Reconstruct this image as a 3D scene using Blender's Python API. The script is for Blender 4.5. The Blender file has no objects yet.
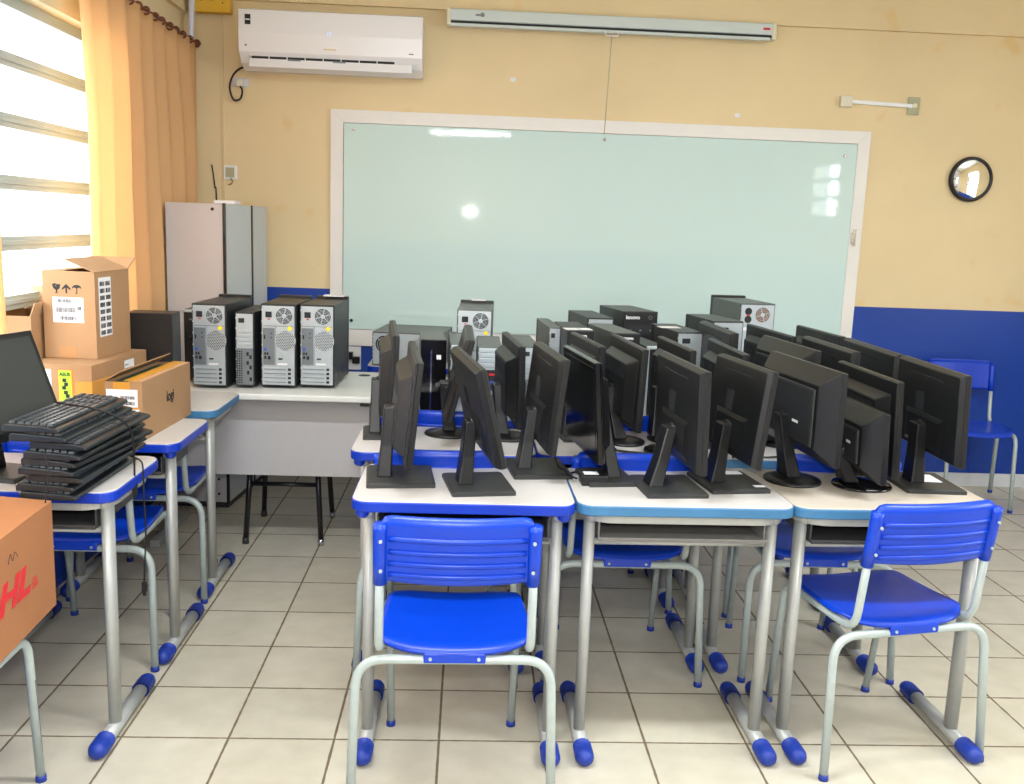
import bpy, math, random
from mathutils import Matrix, Vector
random.seed(7)
PI = math.pi
S = bpy.context.scene
COL = S.collection

# ------------------------------------------------------------------ colour / materials
def lin(c):
    return tuple(((v/255)/12.92 if v/255 <= .04045 else ((v/255+.055)/1.055)**2.4) for v in c) + (1,)

MATS = {}
def mat(name, rgb, rough=.5, metal=0, noise=0, nscale=20, spec=.5, coat=0, bump=0, bscale=200, emit=None, es=1, trans=0, alpha=None):
    m = bpy.data.materials.new(name); m.use_nodes = True
    nt = m.node_tree; b = nt.nodes['Principled BSDF']
    c = lin(rgb)
    b.inputs['Base Color'].default_value = c
    b.inputs['Roughness'].default_value = rough
    b.inputs['Metallic'].default_value = metal
    b.inputs['Specular IOR Level'].default_value = spec
    b.inputs['Coat Weight'].default_value = coat
    b.inputs['Transmission Weight'].default_value = trans
    if emit:
        b.inputs['Emission Color'].default_value = lin(emit); b.inputs['Emission Strength'].default_value = es
    tc = nt.nodes.new('ShaderNodeTexCoord')
    if noise:
        n = nt.nodes.new('ShaderNodeTexNoise'); n.inputs['Scale'].default_value = nscale; n.inputs['Detail'].default_value = 4
        nt.links.new(tc.outputs['Object'], n.inputs['Vector'])
        mx = nt.nodes.new('ShaderNodeMix'); mx.data_type = 'RGBA'
        mx.inputs[6].default_value = tuple(v*(1-noise) for v in c[:3])+(1,)
        mx.inputs[7].default_value = tuple(min(1, v*(1+noise)) for v in c[:3])+(1,)
        nt.links.new(n.outputs['Fac'], mx.inputs[0]); nt.links.new(mx.outputs[2], b.inputs['Base Color'])
    if bump:
        n2 = nt.nodes.new('ShaderNodeTexNoise'); n2.inputs['Scale'].default_value = bscale
        nt.links.new(tc.outputs['Object'], n2.inputs['Vector'])
        bp = nt.nodes.new('ShaderNodeBump'); bp.inputs['Strength'].default_value = bump; bp.inputs['Distance'].default_value = .002
        nt.links.new(n2.outputs['Fac'], bp.inputs['Height']); nt.links.new(bp.outputs['Normal'], b.inputs['Normal'])
    MATS[name] = m
    return m

def wall_mat(name, yellow, blue, split):
    m = mat(name, yellow, .75, bump=.25, bscale=60)
    nt = m.node_tree; b = nt.nodes['Principled BSDF']
    geo = nt.nodes.new('ShaderNodeNewGeometry'); sep = nt.nodes.new('ShaderNodeSeparateXYZ')
    nt.links.new(geo.outputs['Position'], sep.inputs[0])
    gt = nt.nodes.new('ShaderNodeMath'); gt.operation = 'GREATER_THAN'; gt.inputs[1].default_value = split
    nt.links.new(sep.outputs['Z'], gt.inputs[0])
    n = nt.nodes.new('ShaderNodeTexNoise'); n.inputs['Scale'].default_value = 1.6; n.inputs['Detail'].default_value = 6
    nt.links.new(geo.outputs['Position'], n.inputs['Vector'])
    def var(c, k):
        mx = nt.nodes.new('ShaderNodeMix'); mx.data_type = 'RGBA'; c = lin(c)
        mx.inputs[6].default_value = tuple(v*(1-k) for v in c[:3])+(1,); mx.inputs[7].default_value = tuple(min(1, v*(1+k)) for v in c[:3])+(1,)
        nt.links.new(n.outputs['Fac'], mx.inputs[0]); return mx
    y = var(yellow, .12); bl = var(blue, .25)
    # ochre repair dabs
    vo = nt.nodes.new('ShaderNodeTexNoise'); vo.inputs['Scale'].default_value = 5.5; vo.inputs['Detail'].default_value = 1
    nt.links.new(geo.outputs['Position'], vo.inputs['Vector'])
    mr = nt.nodes.new('ShaderNodeMapRange'); mr.inputs['From Min'].default_value = .66; mr.inputs['From Max'].default_value = .76; mr.inputs['To Max'].default_value = .45
    nt.links.new(vo.outputs['Fac'], mr.inputs['Value'])
    dab = nt.nodes.new('ShaderNodeMix'); dab.data_type = 'RGBA'; dab.inputs[7].default_value = lin((226, 184, 98))
    nt.links.new(mr.outputs[0], dab.inputs[0]); nt.links.new(y.outputs[2], dab.inputs[6])
    mx = nt.nodes.new('ShaderNodeMix'); mx.data_type = 'RGBA'
    nt.links.new(gt.outputs[0], mx.inputs[0]); nt.links.new(bl.outputs[2], mx.inputs[6]); nt.links.new(dab.outputs[2], mx.inputs[7])
    nt.links.new(mx.outputs[2], b.inputs['Base Color'])
    rg = nt.nodes.new('ShaderNodeMapRange'); rg.inputs['To Min'].default_value = .35; rg.inputs['To Max'].default_value = .7
    nt.links.new(gt.outputs[0], rg.inputs['Value']); nt.links.new(rg.outputs[0], b.inputs['Roughness'])
    return m

def floor_mat():
    m = mat('ceramic_floor', (222, 217, 200), .3)
    nt = m.node_tree; b = nt.nodes['Principled BSDF']
    N = nt.nodes.new; L = nt.links.new
    geo = N('ShaderNodeNewGeometry'); sc = N('ShaderNodeVectorMath'); sc.operation = 'SCALE'; sc.inputs['Scale'].default_value = 1/.31
    L(geo.outputs['Position'], sc.inputs[0])
    add = N('ShaderNodeVectorMath'); add.operation = 'ADD'; add.inputs[1].default_value = (100, 100, .5)
    L(sc.outputs[0], add.inputs[0])
    fr = N('ShaderNodeVectorMath'); fr.operation = 'FRACTION'; L(add.outputs[0], fr.inputs[0])
    fl = N('ShaderNodeVectorMath'); fl.operation = 'FLOOR'; L(add.outputs[0], fl.inputs[0])
    wn = N('ShaderNodeTexWhiteNoise'); L(fl.outputs[0], wn.inputs['Vector'])
    sep = N('ShaderNodeSeparateXYZ'); L(fr.outputs[0], sep.inputs[0])
    wob = N('ShaderNodeTexNoise'); wob.inputs['Scale'].default_value = 30; L(geo.outputs['Position'], wob.inputs['Vector'])
    def edge(out):
        a = N('ShaderNodeMath'); a.operation = 'SUBTRACT'; a.inputs[0].default_value = 1; L(out, a.inputs[1])
        mn = N('ShaderNodeMath'); mn.operation = 'MINIMUM'; L(out, mn.inputs[0]); L(a.outputs[0], mn.inputs[1]); return mn
    ex, ey = edge(sep.outputs['X']), edge(sep.outputs['Y'])
    mn = N('ShaderNodeMath'); mn.operation = 'MINIMUM'; L(ex.outputs[0], mn.inputs[0]); L(ey.outputs[0], mn.inputs[1])
    ad = N('ShaderNodeMath'); ad.operation = 'MULTIPLY_ADD'; ad.inputs[1].default_value = .012; ad.inputs[2].default_value = -.006
    L(wob.outputs['Fac'], ad.inputs[0])
    sm = N('ShaderNodeMath'); sm.operation = 'ADD'; L(mn.outputs[0], sm.inputs[0]); L(ad.outputs[0], sm.inputs[1])
    mr = N('ShaderNodeMapRange'); mr.inputs['From Min'].default_value = .009; mr.inputs['From Max'].default_value = .014
    L(sm.outputs[0], mr.inputs['Value'])
    dn = N('ShaderNodeTexNoise'); dn.inputs['Scale'].default_value = 9; dn.inputs['Detail'].default_value = 6; L(geo.outputs['Position'], dn.inputs['Vector'])
    t = N('ShaderNodeMix'); t.data_type = 'RGBA'; t.inputs[6].default_value = lin((182, 176, 156)); t.inputs[7].default_value = lin((216, 210, 192)); L(dn.outputs['Fac'], t.inputs[0])
    t2 = N('ShaderNodeMix'); t2.data_type = 'RGBA'; t2.blend_type = 'MULTIPLY'; t2.inputs[0].default_value = 1
    mr2 = N('ShaderNodeMapRange'); mr2.inputs['To Min'].default_value = .94; L(wn.outputs['Value'], mr2.inputs['Value'])
    L(t.outputs[2], t2.inputs[6]); L(mr2.outputs[0], t2.inputs[7])
    g = N('ShaderNodeMix'); g.data_type = 'RGBA'; g.inputs[6].default_value = lin((112, 98, 76)); L(mr.outputs[0], g.inputs[0]); L(t2.outputs[2], g.inputs[7])
    L(g.outputs[2], b.inputs['Base Color'])
    bp = N('ShaderNodeBump'); bp.inputs['Strength'].default_value = .5; bp.inputs['Distance'].default_value = .002
    L(mr.outputs[0], bp.inputs['Height']); L(bp.outputs['Normal'], b.inputs['Normal'])
    r = N('ShaderNodeMapRange'); r.inputs['To Min'].default_value = .8; r.inputs['To Max'].default_value = .28; L(mr.outputs[0], r.inputs['Value']); L(r.outputs[0], b.inputs['Roughness'])
    return m

M_FLOOR = floor_mat()
M_WALL = wall_mat('painted_wall', (230, 209, 165), (14, 62, 158), 1.109)
M_WALLL = wall_mat('painted_side_wall', (228, 210, 168), (22, 62, 158), 1.109)
M_CEIL = mat('ceiling_paint', (238, 236, 228), .8)
M_BLUE = mat('blue_chair_plastic', (0, 60, 192), .33, noise=.12, nscale=14, bump=.1, bscale=400)
M_BLUE2 = mat('blue_edge_plastic', (6, 52, 172), .35, noise=.1, nscale=8)
M_LBLUE = mat('pale_blue_edge', (60, 114, 156), .5, noise=.2, nscale=18)
M_SHOE = mat('blue_foot_cap', (20, 52, 148), .5, noise=.25, nscale=25)
M_TOP = mat('desk_laminate', (196, 192, 188), .4, noise=.03, nscale=30)
M_TOPB = mat('desk_laminate_cream', (196, 186, 172), .4, noise=.03, nscale=30)
M_STEEL = mat('grey_painted_steel', (176, 178, 174), .38, metal=.25, noise=.08, nscale=30)
M_STEELL = mat('pale_chair_steel', (178, 190, 188), .38, metal=.15, noise=.1, nscale=40)
M_CHIP = mat('chipped_paint_rust', (52, 45, 42), .7, noise=.3, nscale=60)
M_TRAY = mat('dark_book_tray', (72, 72, 74), .55, noise=.1)
M_TRAYG = mat('grey_book_tray', (128, 126, 124), .55, noise=.1)
M_BLACK = mat('black_monitor_plastic', (21, 22, 23), .38, noise=.12, nscale=30, bump=.15, bscale=900)
M_BLACKT = mat('charcoal_plastic', (46, 48, 48), .5, noise=.1, nscale=30)
M_GLOSS = mat('glossy_black', (14, 14, 16), .12)
M_SCREEN = mat('monitor_screen', (22, 25, 26), .18)
M_SCREENG = mat('matte_screen', (50, 54, 54), .35)
M_CASE = mat('pc_case_black', (44, 46, 47), .4, metal=.2, noise=.1)
M_CASEG = mat('pc_case_grey', (92, 97, 95), .4, metal=.3, noise=.1)
M_SILVER = mat('galvanised_panel', (188, 198, 203), .35, metal=.45, noise=.08, nscale=40)
M_SILVER2 = mat('galvanised_dark', (122, 130, 136), .4, metal=.4, noise=.1, nscale=60)
M_HOLE = mat('dark_opening', (30, 32, 36), .7)
M_YEL = mat('yellow_sticker', (240, 214, 40), .6)
M_RED = mat('red_ink', (205, 40, 50), .6)
M_WHITE = mat('white_plastic', (238, 239, 240), .35)
M_ACW = mat('aircon_white', (240, 240, 243), .22)
M_PAPER = mat('paper_label', (232, 233, 235), .7, noise=.03)
M_INK = mat('black_ink', (34, 34, 36), .7)
M_GREYINK = mat('grey_ink', (120, 122, 128), .7)
M_CARD = mat('cardboard', (170, 132, 94), .8, noise=.07, nscale=12, bump=.2, bscale=120)
M_CARDD = mat('cardboard_orange', (160, 106, 66), .8, noise=.09, nscale=12, bump=.2, bscale=120)
M_CARDI = mat('cardboard_inner', (186, 148, 108), .85, noise=.05)
M_TAPE = mat('packing_tape', (206, 148, 52), .3, noise=.06)
M_GREEN = mat('lime_label', (176, 226, 52), .6)
M_ORANGE = mat('orange_label', (240, 130, 60), .6)
M_TEAL = mat('teal_foam', (30, 92, 84), .6)
M_CAB = mat('cabinet_grey', (196, 193, 194), .5, noise=.03, nscale=50)
M_CABL = mat('cabinet_pale', (200, 205, 206), .5, noise=.03)
M_TPANEL = mat('grey_laminate_panel', (188, 186, 188), .5, noise=.03, nscale=60)
M_TTOP = mat('white_desk_laminate', (214, 217, 214), .35, noise=.03)
M_BLK = mat('black_enamel', (18, 18, 20), .3)
M_FRAMEW = mat('white_painted_wood', (234, 231, 226), .45, noise=.03, nscale=15)
M_BOARD = mat('frosted_glass_board', (205, 229, 226), .03, noise=.015, nscale=2, spec=.6, bump=.055, bscale=22)
M_ALU = mat('window_aluminium', (168, 184, 186), .4, metal=.2)
M_CURT = mat('peach_curtain_fabric', (241, 203, 150), .85, noise=.06, nscale=5, bump=.2, bscale=500)
M_WOOD = mat('brown_turned_wood', (118, 58, 38), .4)
M_OCHRE = mat('ochre_painted_box', (222, 176, 52), .6, noise=.1, nscale=8)
M_PIPE = mat('lilac_white_pvc', (214, 214, 226), .4)
M_IVORY = mat('ivory_plastic', (226, 220, 196), .5)
M_PLATEG = mat('olive_grey_plate', (172, 172, 140), .5)
M_CHROME = mat('chrome', (200, 200, 204), .15, metal=1)
M_MIRROR = mat('clock_glass', (225, 232, 238), .04, metal=1)
M_CABLE = mat('black_cable_rubber', (16, 16, 17), .5)
M_KEY = mat('black_keycaps', (50, 54, 58), .3)
M_KB = mat('keyboard_shell', (32, 37, 41), .28)
M_SCASE = mat('screen_case_grey', (205, 216, 214), .4)
M_DIRTY = mat('baseboard_white', (216, 220, 222), .5, noise=.06)
M_TUBE = mat('fluorescent_tube', (255, 255, 255), .5, emit=(246, 250, 255), es=9)
# curtain lets window light through
def make_translucent(m, w):
    nt = m.node_tree; b = nt.nodes['Principled BSDF']; out = nt.nodes['Material Output']
    tr = nt.nodes.new('ShaderNodeBsdfTranslucent'); tr.inputs['Color'].default_value = lin((255, 222, 178))
    mx = nt.nodes.new('ShaderNodeMixShader'); mx.inputs[0].default_value = w
    nt.links.new(b.outputs[0], mx.inputs[1]); nt.links.new(tr.outputs[0], mx.inputs[2]); nt.links.new(mx.outputs[0], out.inputs['Surface'])
make_translucent(M_CURT, .45)
M_GLASS = mat('window_glass', (255, 255, 255), .0, trans=1)
def clear_glass(m):
    nt = m.node_tree; out = nt.nodes['Material Output']
    t = nt.nodes.new('ShaderNodeBsdfTransparent'); g = nt.nodes.new('ShaderNodeBsdfGlossy'); g.inputs['Roughness'].default_value = .02
    fr = nt.nodes.new('ShaderNodeFresnel'); fr.inputs['IOR'].default_value = 1.45
    mx = nt.nodes.new('ShaderNodeMixShader')
    nt.links.new(fr.outputs[0], mx.inputs[0]); nt.links.new(t.outputs[0], mx.inputs[1]); nt.links.new(g.outputs[0], mx.inputs[2]); nt.links.new(mx.outputs[0], out.inputs['Surface'])
clear_glass(M_GLASS)

# ------------------------------------------------------------------ mesh builder
class MB:
    def __init__(s): s.v = []; s.f = []; s.m = []; s.s = []
    def add(s, vf, mi=0, M=None, smooth=False):
        v, f = vf; o = len(s.v)
        s.v += [tuple((M @ Vector(p)) if M is not None else p) for p in v]
        s.f += [tuple(i+o for i in q) for q in f]; s.m += [mi]*len(f); s.s += [smooth]*len(f)
        return s
    def build(s, name, mats, parent=None, bevel=0, seg=2):
        me = bpy.data.meshes.new(name); me.from_pydata(s.v, [], s.f)
        if not isinstance(mats, (list, tuple)): mats = [mats]
        for m in mats: me.materials.append(m)
        me.polygons.foreach_set('material_index', s.m); me.polygons.foreach_set('use_smooth', s.s)
        me.update()
        o = bpy.data.objects.new(name, me); COL.objects.link(o)
        if parent: o.parent = parent
        if bevel:
            b = o.modifiers.new('bevel', 'BEVEL'); b.width = bevel; b.segments = seg; b.limit_method = 'ANGLE'; b.angle_limit = math.radians(40)
        return o

def box(x0, x1, y0, y1, z0, z1):
    return ([(x0,y0,z0),(x1,y0,z0),(x1,y1,z0),(x0,y1,z0),(x0,y0,z1),(x1,y0,z1),(x1,y1,z1),(x0,y1,z1)],
            [(0,3,2,1),(4,5,6,7),(0,1,5,4),(1,2,6,5),(2,3,7,6),(3,0,4,7)])
def frustum(x0, x1, ya, yb, za, zb, ia, ib):
    """rectangle (ya..yb, za..zb) at x0, inset by ia,ib at x1"""
    v = [(x0,ya,za),(x0,yb,za),(x0,yb,zb),(x0,ya,zb),(x1,ya+ia,za+ib),(x1,yb-ia,za+ib),(x1,yb-ia,zb-ib),(x1,ya+ia,zb-ib)]
    f = [(0,1,2,3),(7,6,5,4),(0,4,5,1),(1,5,6,2),(2,6,7,3),(3,7,4,0)]
    if x1 > x0: f = [tuple(reversed(q)) for q in f]
    return v, f
def outline(w, d, r, seg=6):
    pts = []
    for cx, cy, a0 in ((w/2-r, d/2-r, 0), (-w/2+r, d/2-r, 90), (-w/2+r, -d/2+r, 180), (w/2-r, -d/2+r, 270)):
        for k in range(seg+1):
            a = math.radians(a0+90*k/seg); pts.append((cx+r*math.cos(a), cy+r*math.sin(a)))
    return pts
def prism(pts, z0, z1):
    n = len(pts)
    v = [(x, y, z0) for x, y in pts]+[(x, y, z1) for x, y in pts]
    return v, [tuple(range(n-1, -1, -1)), tuple(range(n, 2*n))]+[(i, (i+1) % n, n+(i+1) % n, n+i) for i in range(n)]
def stack(layers):
    """layers: list of (pts, z)"""
    n = len(layers[0][0]); v = []; f = []
    for pts, z in layers: v += [(x, y, z) for x, y in pts]
    for k in range(len(layers)-1):
        for i in range(n): f.append((k*n+i, k*n+(i+1) % n, (k+1)*n+(i+1) % n, (k+1)*n+i))
    f.append(tuple(range(n-1, -1, -1))); f.append(tuple(range((len(layers)-1)*n, len(layers)*n)))
    return v, f
def circle(r, n=24, cx=0, cy=0, ry=None):
    ry = ry or r
    return [(cx+r*math.cos(2*PI*i/n), cy+ry*math.sin(2*PI*i/n)) for i in range(n)]
def cyl(p0, p1, r0, r1=None, n=16):
    r1 = r0 if r1 is None else r1
    p0, p1 = Vector(p0), Vector(p1); d = (p1-p0).normalized()
    u = d.orthogonal().normalized(); w = d.cross(u)
    v = [tuple(p0+(u*math.cos(2*PI*i/n)+w*math.sin(2*PI*i/n))*r0) for i in range(n)]+[tuple(p1+(u*math.cos(2*PI*i/n)+w*math.sin(2*PI*i/n))*r1) for i in range(n)]
    return v, [tuple(range(n-1, -1, -1)), tuple(range(n, 2*n))]+[(i, (i+1) % n, n+(i+1) % n, n+i) for i in range(n)]
def fillet(pts, r, seg=6):
    pts = [Vector(p) for p in pts]; out = [pts[0]]
    for i in range(1, len(pts)-1):
        a, b, c = pts[i-1], pts[i], pts[i+1]
        u, w = (a-b), (c-b); k = min(r, u.length*.48, w.length*.48)
        s0, s1 = b+u.normalized()*k, b+w.normalized()*k
        for j in range(seg+1):
            t = j/seg; out.append(s0*(1-t)**2+b*2*t*(1-t)+s1*t*t)
    out.append(pts[-1]); return out
def tube(pts, r, n=10, flat=1, up=(0, 0, 1)):
    pts = [Vector(p) for p in pts]; v = []; f = []
    t0 = (pts[1]-pts[0]).normalized(); u = Vector(up).cross(t0)
    u = t0.orthogonal().normalized() if u.length < .05 else u.normalized()
    for i, p in enumerate(pts):
        t = (pts[min(i+1, len(pts)-1)]-pts[max(i-1, 0)]).normalized()
        u = (u-t*u.dot(t)).normalized(); w = t.cross(u)
        for k in range(n):
            a = 2*PI*k/n; v.append(tuple(p+u*math.cos(a)*r+w*math.sin(a)*r*flat))
    for i in range(len(pts)-1):
        for k in range(n): f.append((i*n+k, i*n+(k+1) % n, (i+1)*n+(k+1) % n, (i+1)*n+k))
    f.append(tuple(range(n-1, -1, -1))); f.append(tuple(range((len(pts)-1)*n, len(pts)*n)))
    return v, f
def lathe(prof, n=24, ry=1):
    v = []; f = []; m = len(prof)
    for i in range(n):
        a = 2*PI*i/n
        for r, z in prof: v.append((r*math.cos(a), r*ry*math.sin(a), z))
    for i in range(n):
        for k in range(m-1): f.append((i*m+k, ((i+1) % n)*m+k, ((i+1) % n)*m+k+1, i*m+k+1))
    return v, f
def spline(pts, k=8):
    P = [Vector(p) for p in pts]; P = [P[0]]+P+[P[-1]]; out = []
    for i in range(1, len(P)-2):
        for j in range(k):
            t = j/k; a, b, c, d = P[i-1:i+3]
            out.append(.5*((2*b)+(c-a)*t+(2*a-5*b+4*c-d)*t*t+(3*b-a-3*c+d)*t**3))
    out.append(P[-2]); return out
def ring(R, r, M=None, n=24, k=8):
    v = []; f = []
    for i in range(n):
        a = 2*PI*i/n
        for j in range(k):
            b = 2*PI*j/k; v.append(((R+r*math.cos(b))*math.cos(a), (R+r*math.cos(b))*math.sin(a), r*math.sin(b)))
    for i in range(n):
        for j in range(k): f.append((i*k+j, ((i+1) % n)*k+j, ((i+1) % n)*k+(j+1) % k, i*k+(j+1) % k))
    return v, f
def text_part(name, body, size, m, parent, M, extrude=.0004, shear=0, bold=0, spacing=1):
    cu = bpy.data.curves.new(name, 'FONT'); cu.body = body; cu.size = size; cu.extrude = extrude; cu.shear = shear; cu.offset = bold; cu.space_character = spacing
    cu.align_x = 'CENTER'; cu.align_y = 'CENTER'
    t = bpy.data.objects.new('tmp', cu); me = bpy.data.meshes.new_from_object(t)
    bpy.data.objects.remove(t)
    me.transform(M); me.materials.clear(); me.materials.append(m)
    o = bpy.data.objects.new(name, me); COL.objects.link(o)
    if parent: o.parent = parent
    return o
T = Matrix.Translation
def Rx(a): return Matrix.Rotation(a, 4, 'X')
def Ry(a): return Matrix.Rotation(a, 4, 'Y')
def Rz(a): return Matrix.Rotation(a, 4, 'Z')
FRONT = Rx(PI/2)                       # text facing -Y
RIGHT = Rz(PI/2) @ Rx(PI/2)            # text facing +X

def tag(o, label, cat, group=None, kind=None):
    if label: o['label'] = label
    if cat: o['category'] = cat
    if group: o['group'] = group
    if kind: o['kind'] = kind
    return o
def empty(name, loc, rz=0):
    o = bpy.data.objects.new(name, None); COL.objects.link(o); o.location = loc; o.rotation_euler = (0, 0, rz); o.empty_display_size = .05
    return o
def copy_tree(o, parent=None):
    c = o.copy(); COL.objects.link(c); c.parent = parent
    for ch in [x for x in CH.get(o.name, [])] or list(o.children): copy_tree(ch, c)
    return c
CH = {}
def struct(name, mb, m, bevel=0):
    o = mb.build(name, m, None, bevel); o['kind'] = 'structure'; return o

# ------------------------------------------------------------------ room shell
WX, WY, RX, BY, CZ = -.66, 3.088, 6.0, -7.6, 2.95
struct('floor', MB().add(box(WX-.3, RX, BY, WY+.1, -.1, 0)), M_FLOOR)
struct('ceiling', MB().add(box(WX-.3, RX, BY, WY+.1, CZ, CZ+.1)), M_CEIL)
struct('wall_front', MB().add(box(WX-.3, RX, WY, WY+.12, 0, CZ)), M_WALL)
w = MB(); GZ0, GZ1, GY0, GY1 = .757, 2.285, -1.3, 1.95
w.add(box(WX-.14, WX, BY, WY, 0, GZ0)); w.add(box(WX-.14, WX, BY, WY, GZ1, CZ))
w.add(box(WX-.14, WX, GY1, WY, GZ0, GZ1)); w.add(box(WX-.14, WX, BY, GY0, GZ0, GZ1))
struct('wall_left', w, M_WALLL)
# right wall with a window (its reflection shows in the board)
w = MB(); wy0, wy1, wz0, wz1 = -5.6, -4.45, 1.1, 2.55
w.add(box(RX, RX+.14, BY, wy0, 0, CZ)); w.add(box(RX, RX+.14, wy1, -1.65, 0, CZ)); w.add(box(RX, RX+.14, -.15, WY, 0, CZ)); w.add(box(RX, RX+.14, -1.65, -.15, 0, wz0)); w.add(box(RX, RX+.14, -1.65, -.15, wz1, CZ)); w.add(box(RX, RX+.14, wy0, wy1, 0, 1.76)); w.add(box(RX, RX+.14, wy0, wy1, wz1, CZ))
struct('wall_right', w, M_WALL)
struct('wall_back', MB().add(box(WX-.3, RX+.14, BY-.12, BY, 0, CZ)), M_WALL)
struct('trim_1', MB().add(box(WX, RX, WY-.03, WY, 2.705, CZ)).add(box(WX, WX+.03, BY, WY-.03, 2.62, CZ)), M_WALL)
struct('trim_2', MB().add(box(-.455, -.445, WY-.008, WY, 1.109, 2.705)), M_WALL)
struct('baseboard_front', MB().add(box(WX, RX, WY-.012, WY, 0, .085)), M_DIRTY, .003)
# window_1: aluminium bars
fr = MB(); XG = WX-.1
bars = [GZ0+.02, 1.165, 1.385, 1.61, 1.835, 2.055]
for z in bars: fr.add(box(XG-.02, XG+.025, GY0, GY1, z-.027, z+.027)); fr.add(box(XG+.025, XG+.032, GY0, GY1, z-.006, z+.012))
fr.add(box(XG-.03, XG+.035, GY0, GY1, GZ1-.045, GZ1))
for y in (GY0+.02, -.25, GY1-.03): fr.add(box(XG-.02, XG+.025, y-.02, y+.02, GZ0, GZ1))
win = struct('window_1', fr, M_ALU, .002)
gl = MB().add(([(XG, GY0, GZ0), (XG, GY1, GZ0), (XG, GY1, GZ1), (XG, GY0, GZ1)], [(0, 1, 2, 3)])).build('window_glass', M_GLASS, win)
bl = MB()
for i in range(9): bl.add(box(XG-.075, XG-.055, GY0, GY1, 2.07+i*.022, 2.072+i*.022), M=None)
for i in range(16): bl.add(box(XG-.075, XG-.055, GY0, GY1, .80+i*.022, .802+i*.022))
bl.build('outer_louvre_slats', M_WHITE, win)
fr2 = MB()
for z in (1.76, 2.03, 2.28, wz1-.03): fr2.add(box(RX+.04, RX+.08, wy0, wy1, z, z+.05))
for y in (wy0, wy1-.05): fr2.add(box(RX+.04, RX+.08, y, y+.05, 1.76, wz1))
win2 = struct('window_2', fr2, M_ALU)
fr3 = MB()
for z in (wz0, 1.8, wz1-.03): fr3.add(box(RX+.04, RX+.08, -1.65, -.15, z, z+.05))
for y in (-1.65, -.2, -.95): fr3.add(box(RX+.04, RX+.08, y, y+.07, wz0, wz1))
struct('window_3', fr3, M_ALU)

# fluorescent ceiling fixtures
def fixture(x, y):
    t = empty('ceiling_lamp', (x, y, CZ))
    MB().add(box(-.66, .66, -.09, .09, -.05, 0)).build('fixture_body', M_WHITE, t, .004)
    for s in (-.045, .045): MB().add(cyl((-.62, s, -.068), (.62, s, -.068), .013), smooth=True).build('tube', M_TUBE, t)
    return t
FX = [(.94, -6.35), (.6, -3.4), (3.4, -3.4), (.7, -.6), (3.2, -.6)]
for i, (x, y) in enumerate(FX):
    t = fixture(x, y)
    tag(t, 'twin-tube fluorescent lamp on the ceiling, out of view %s' % ['behind at the window side', 'mid-room at the window side', 'mid-room at the inner side', 'above the left desks', 'above the right desks'][i], 'ceiling lamp')
    L = bpy.data.lights.new('tube_light', 'AREA'); L.shape = 'RECTANGLE'; L.size = 1.25; L.size_y = .15; L.energy = 44; L.color = (.93, .97, 1)
    o = bpy.data.objects.new('tube_light', L); COL.objects.link(o); o.location = (x, y, CZ-.09)
    o.visible_glossy = True

# ------------------------------------------------------------------ school chair
def grid_shell(fn, nu, nv, th, mi=0):
    """closed sheet from fn(u,v)->(point, normal-offset vector)"""
    v = []; f = []
    for side in (0, 1):
        for i in range(nu+1):
            for j in range(nv+1):
                p, nrm = fn(i/nu, j/nv); p = Vector(p); nrm = Vector(nrm)
                v.append(tuple(p-nrm*th*side))
    W = nv+1; O = (nu+1)*W
    for i in range(nu):
        for j in range(nv):
            a = i*W+j; f.append((a, a+W, a+W+1, a+1)); f.append((O+a, O+a+1, O+a+W+1, O+a+W))
    for i in range(nu):
        a = i*W; f.append((a, O+a, O+a+W, a+W)); a = i*W+nv; f.append((a, a+W, O+a+W, O+a))
    for j in range(nv):
        a = j; f.append((a, a+1, O+a+1, O+a)); a = nu*W+j; f.append((a, O+a, O+a+1, a+1))
    return v, f

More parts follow.
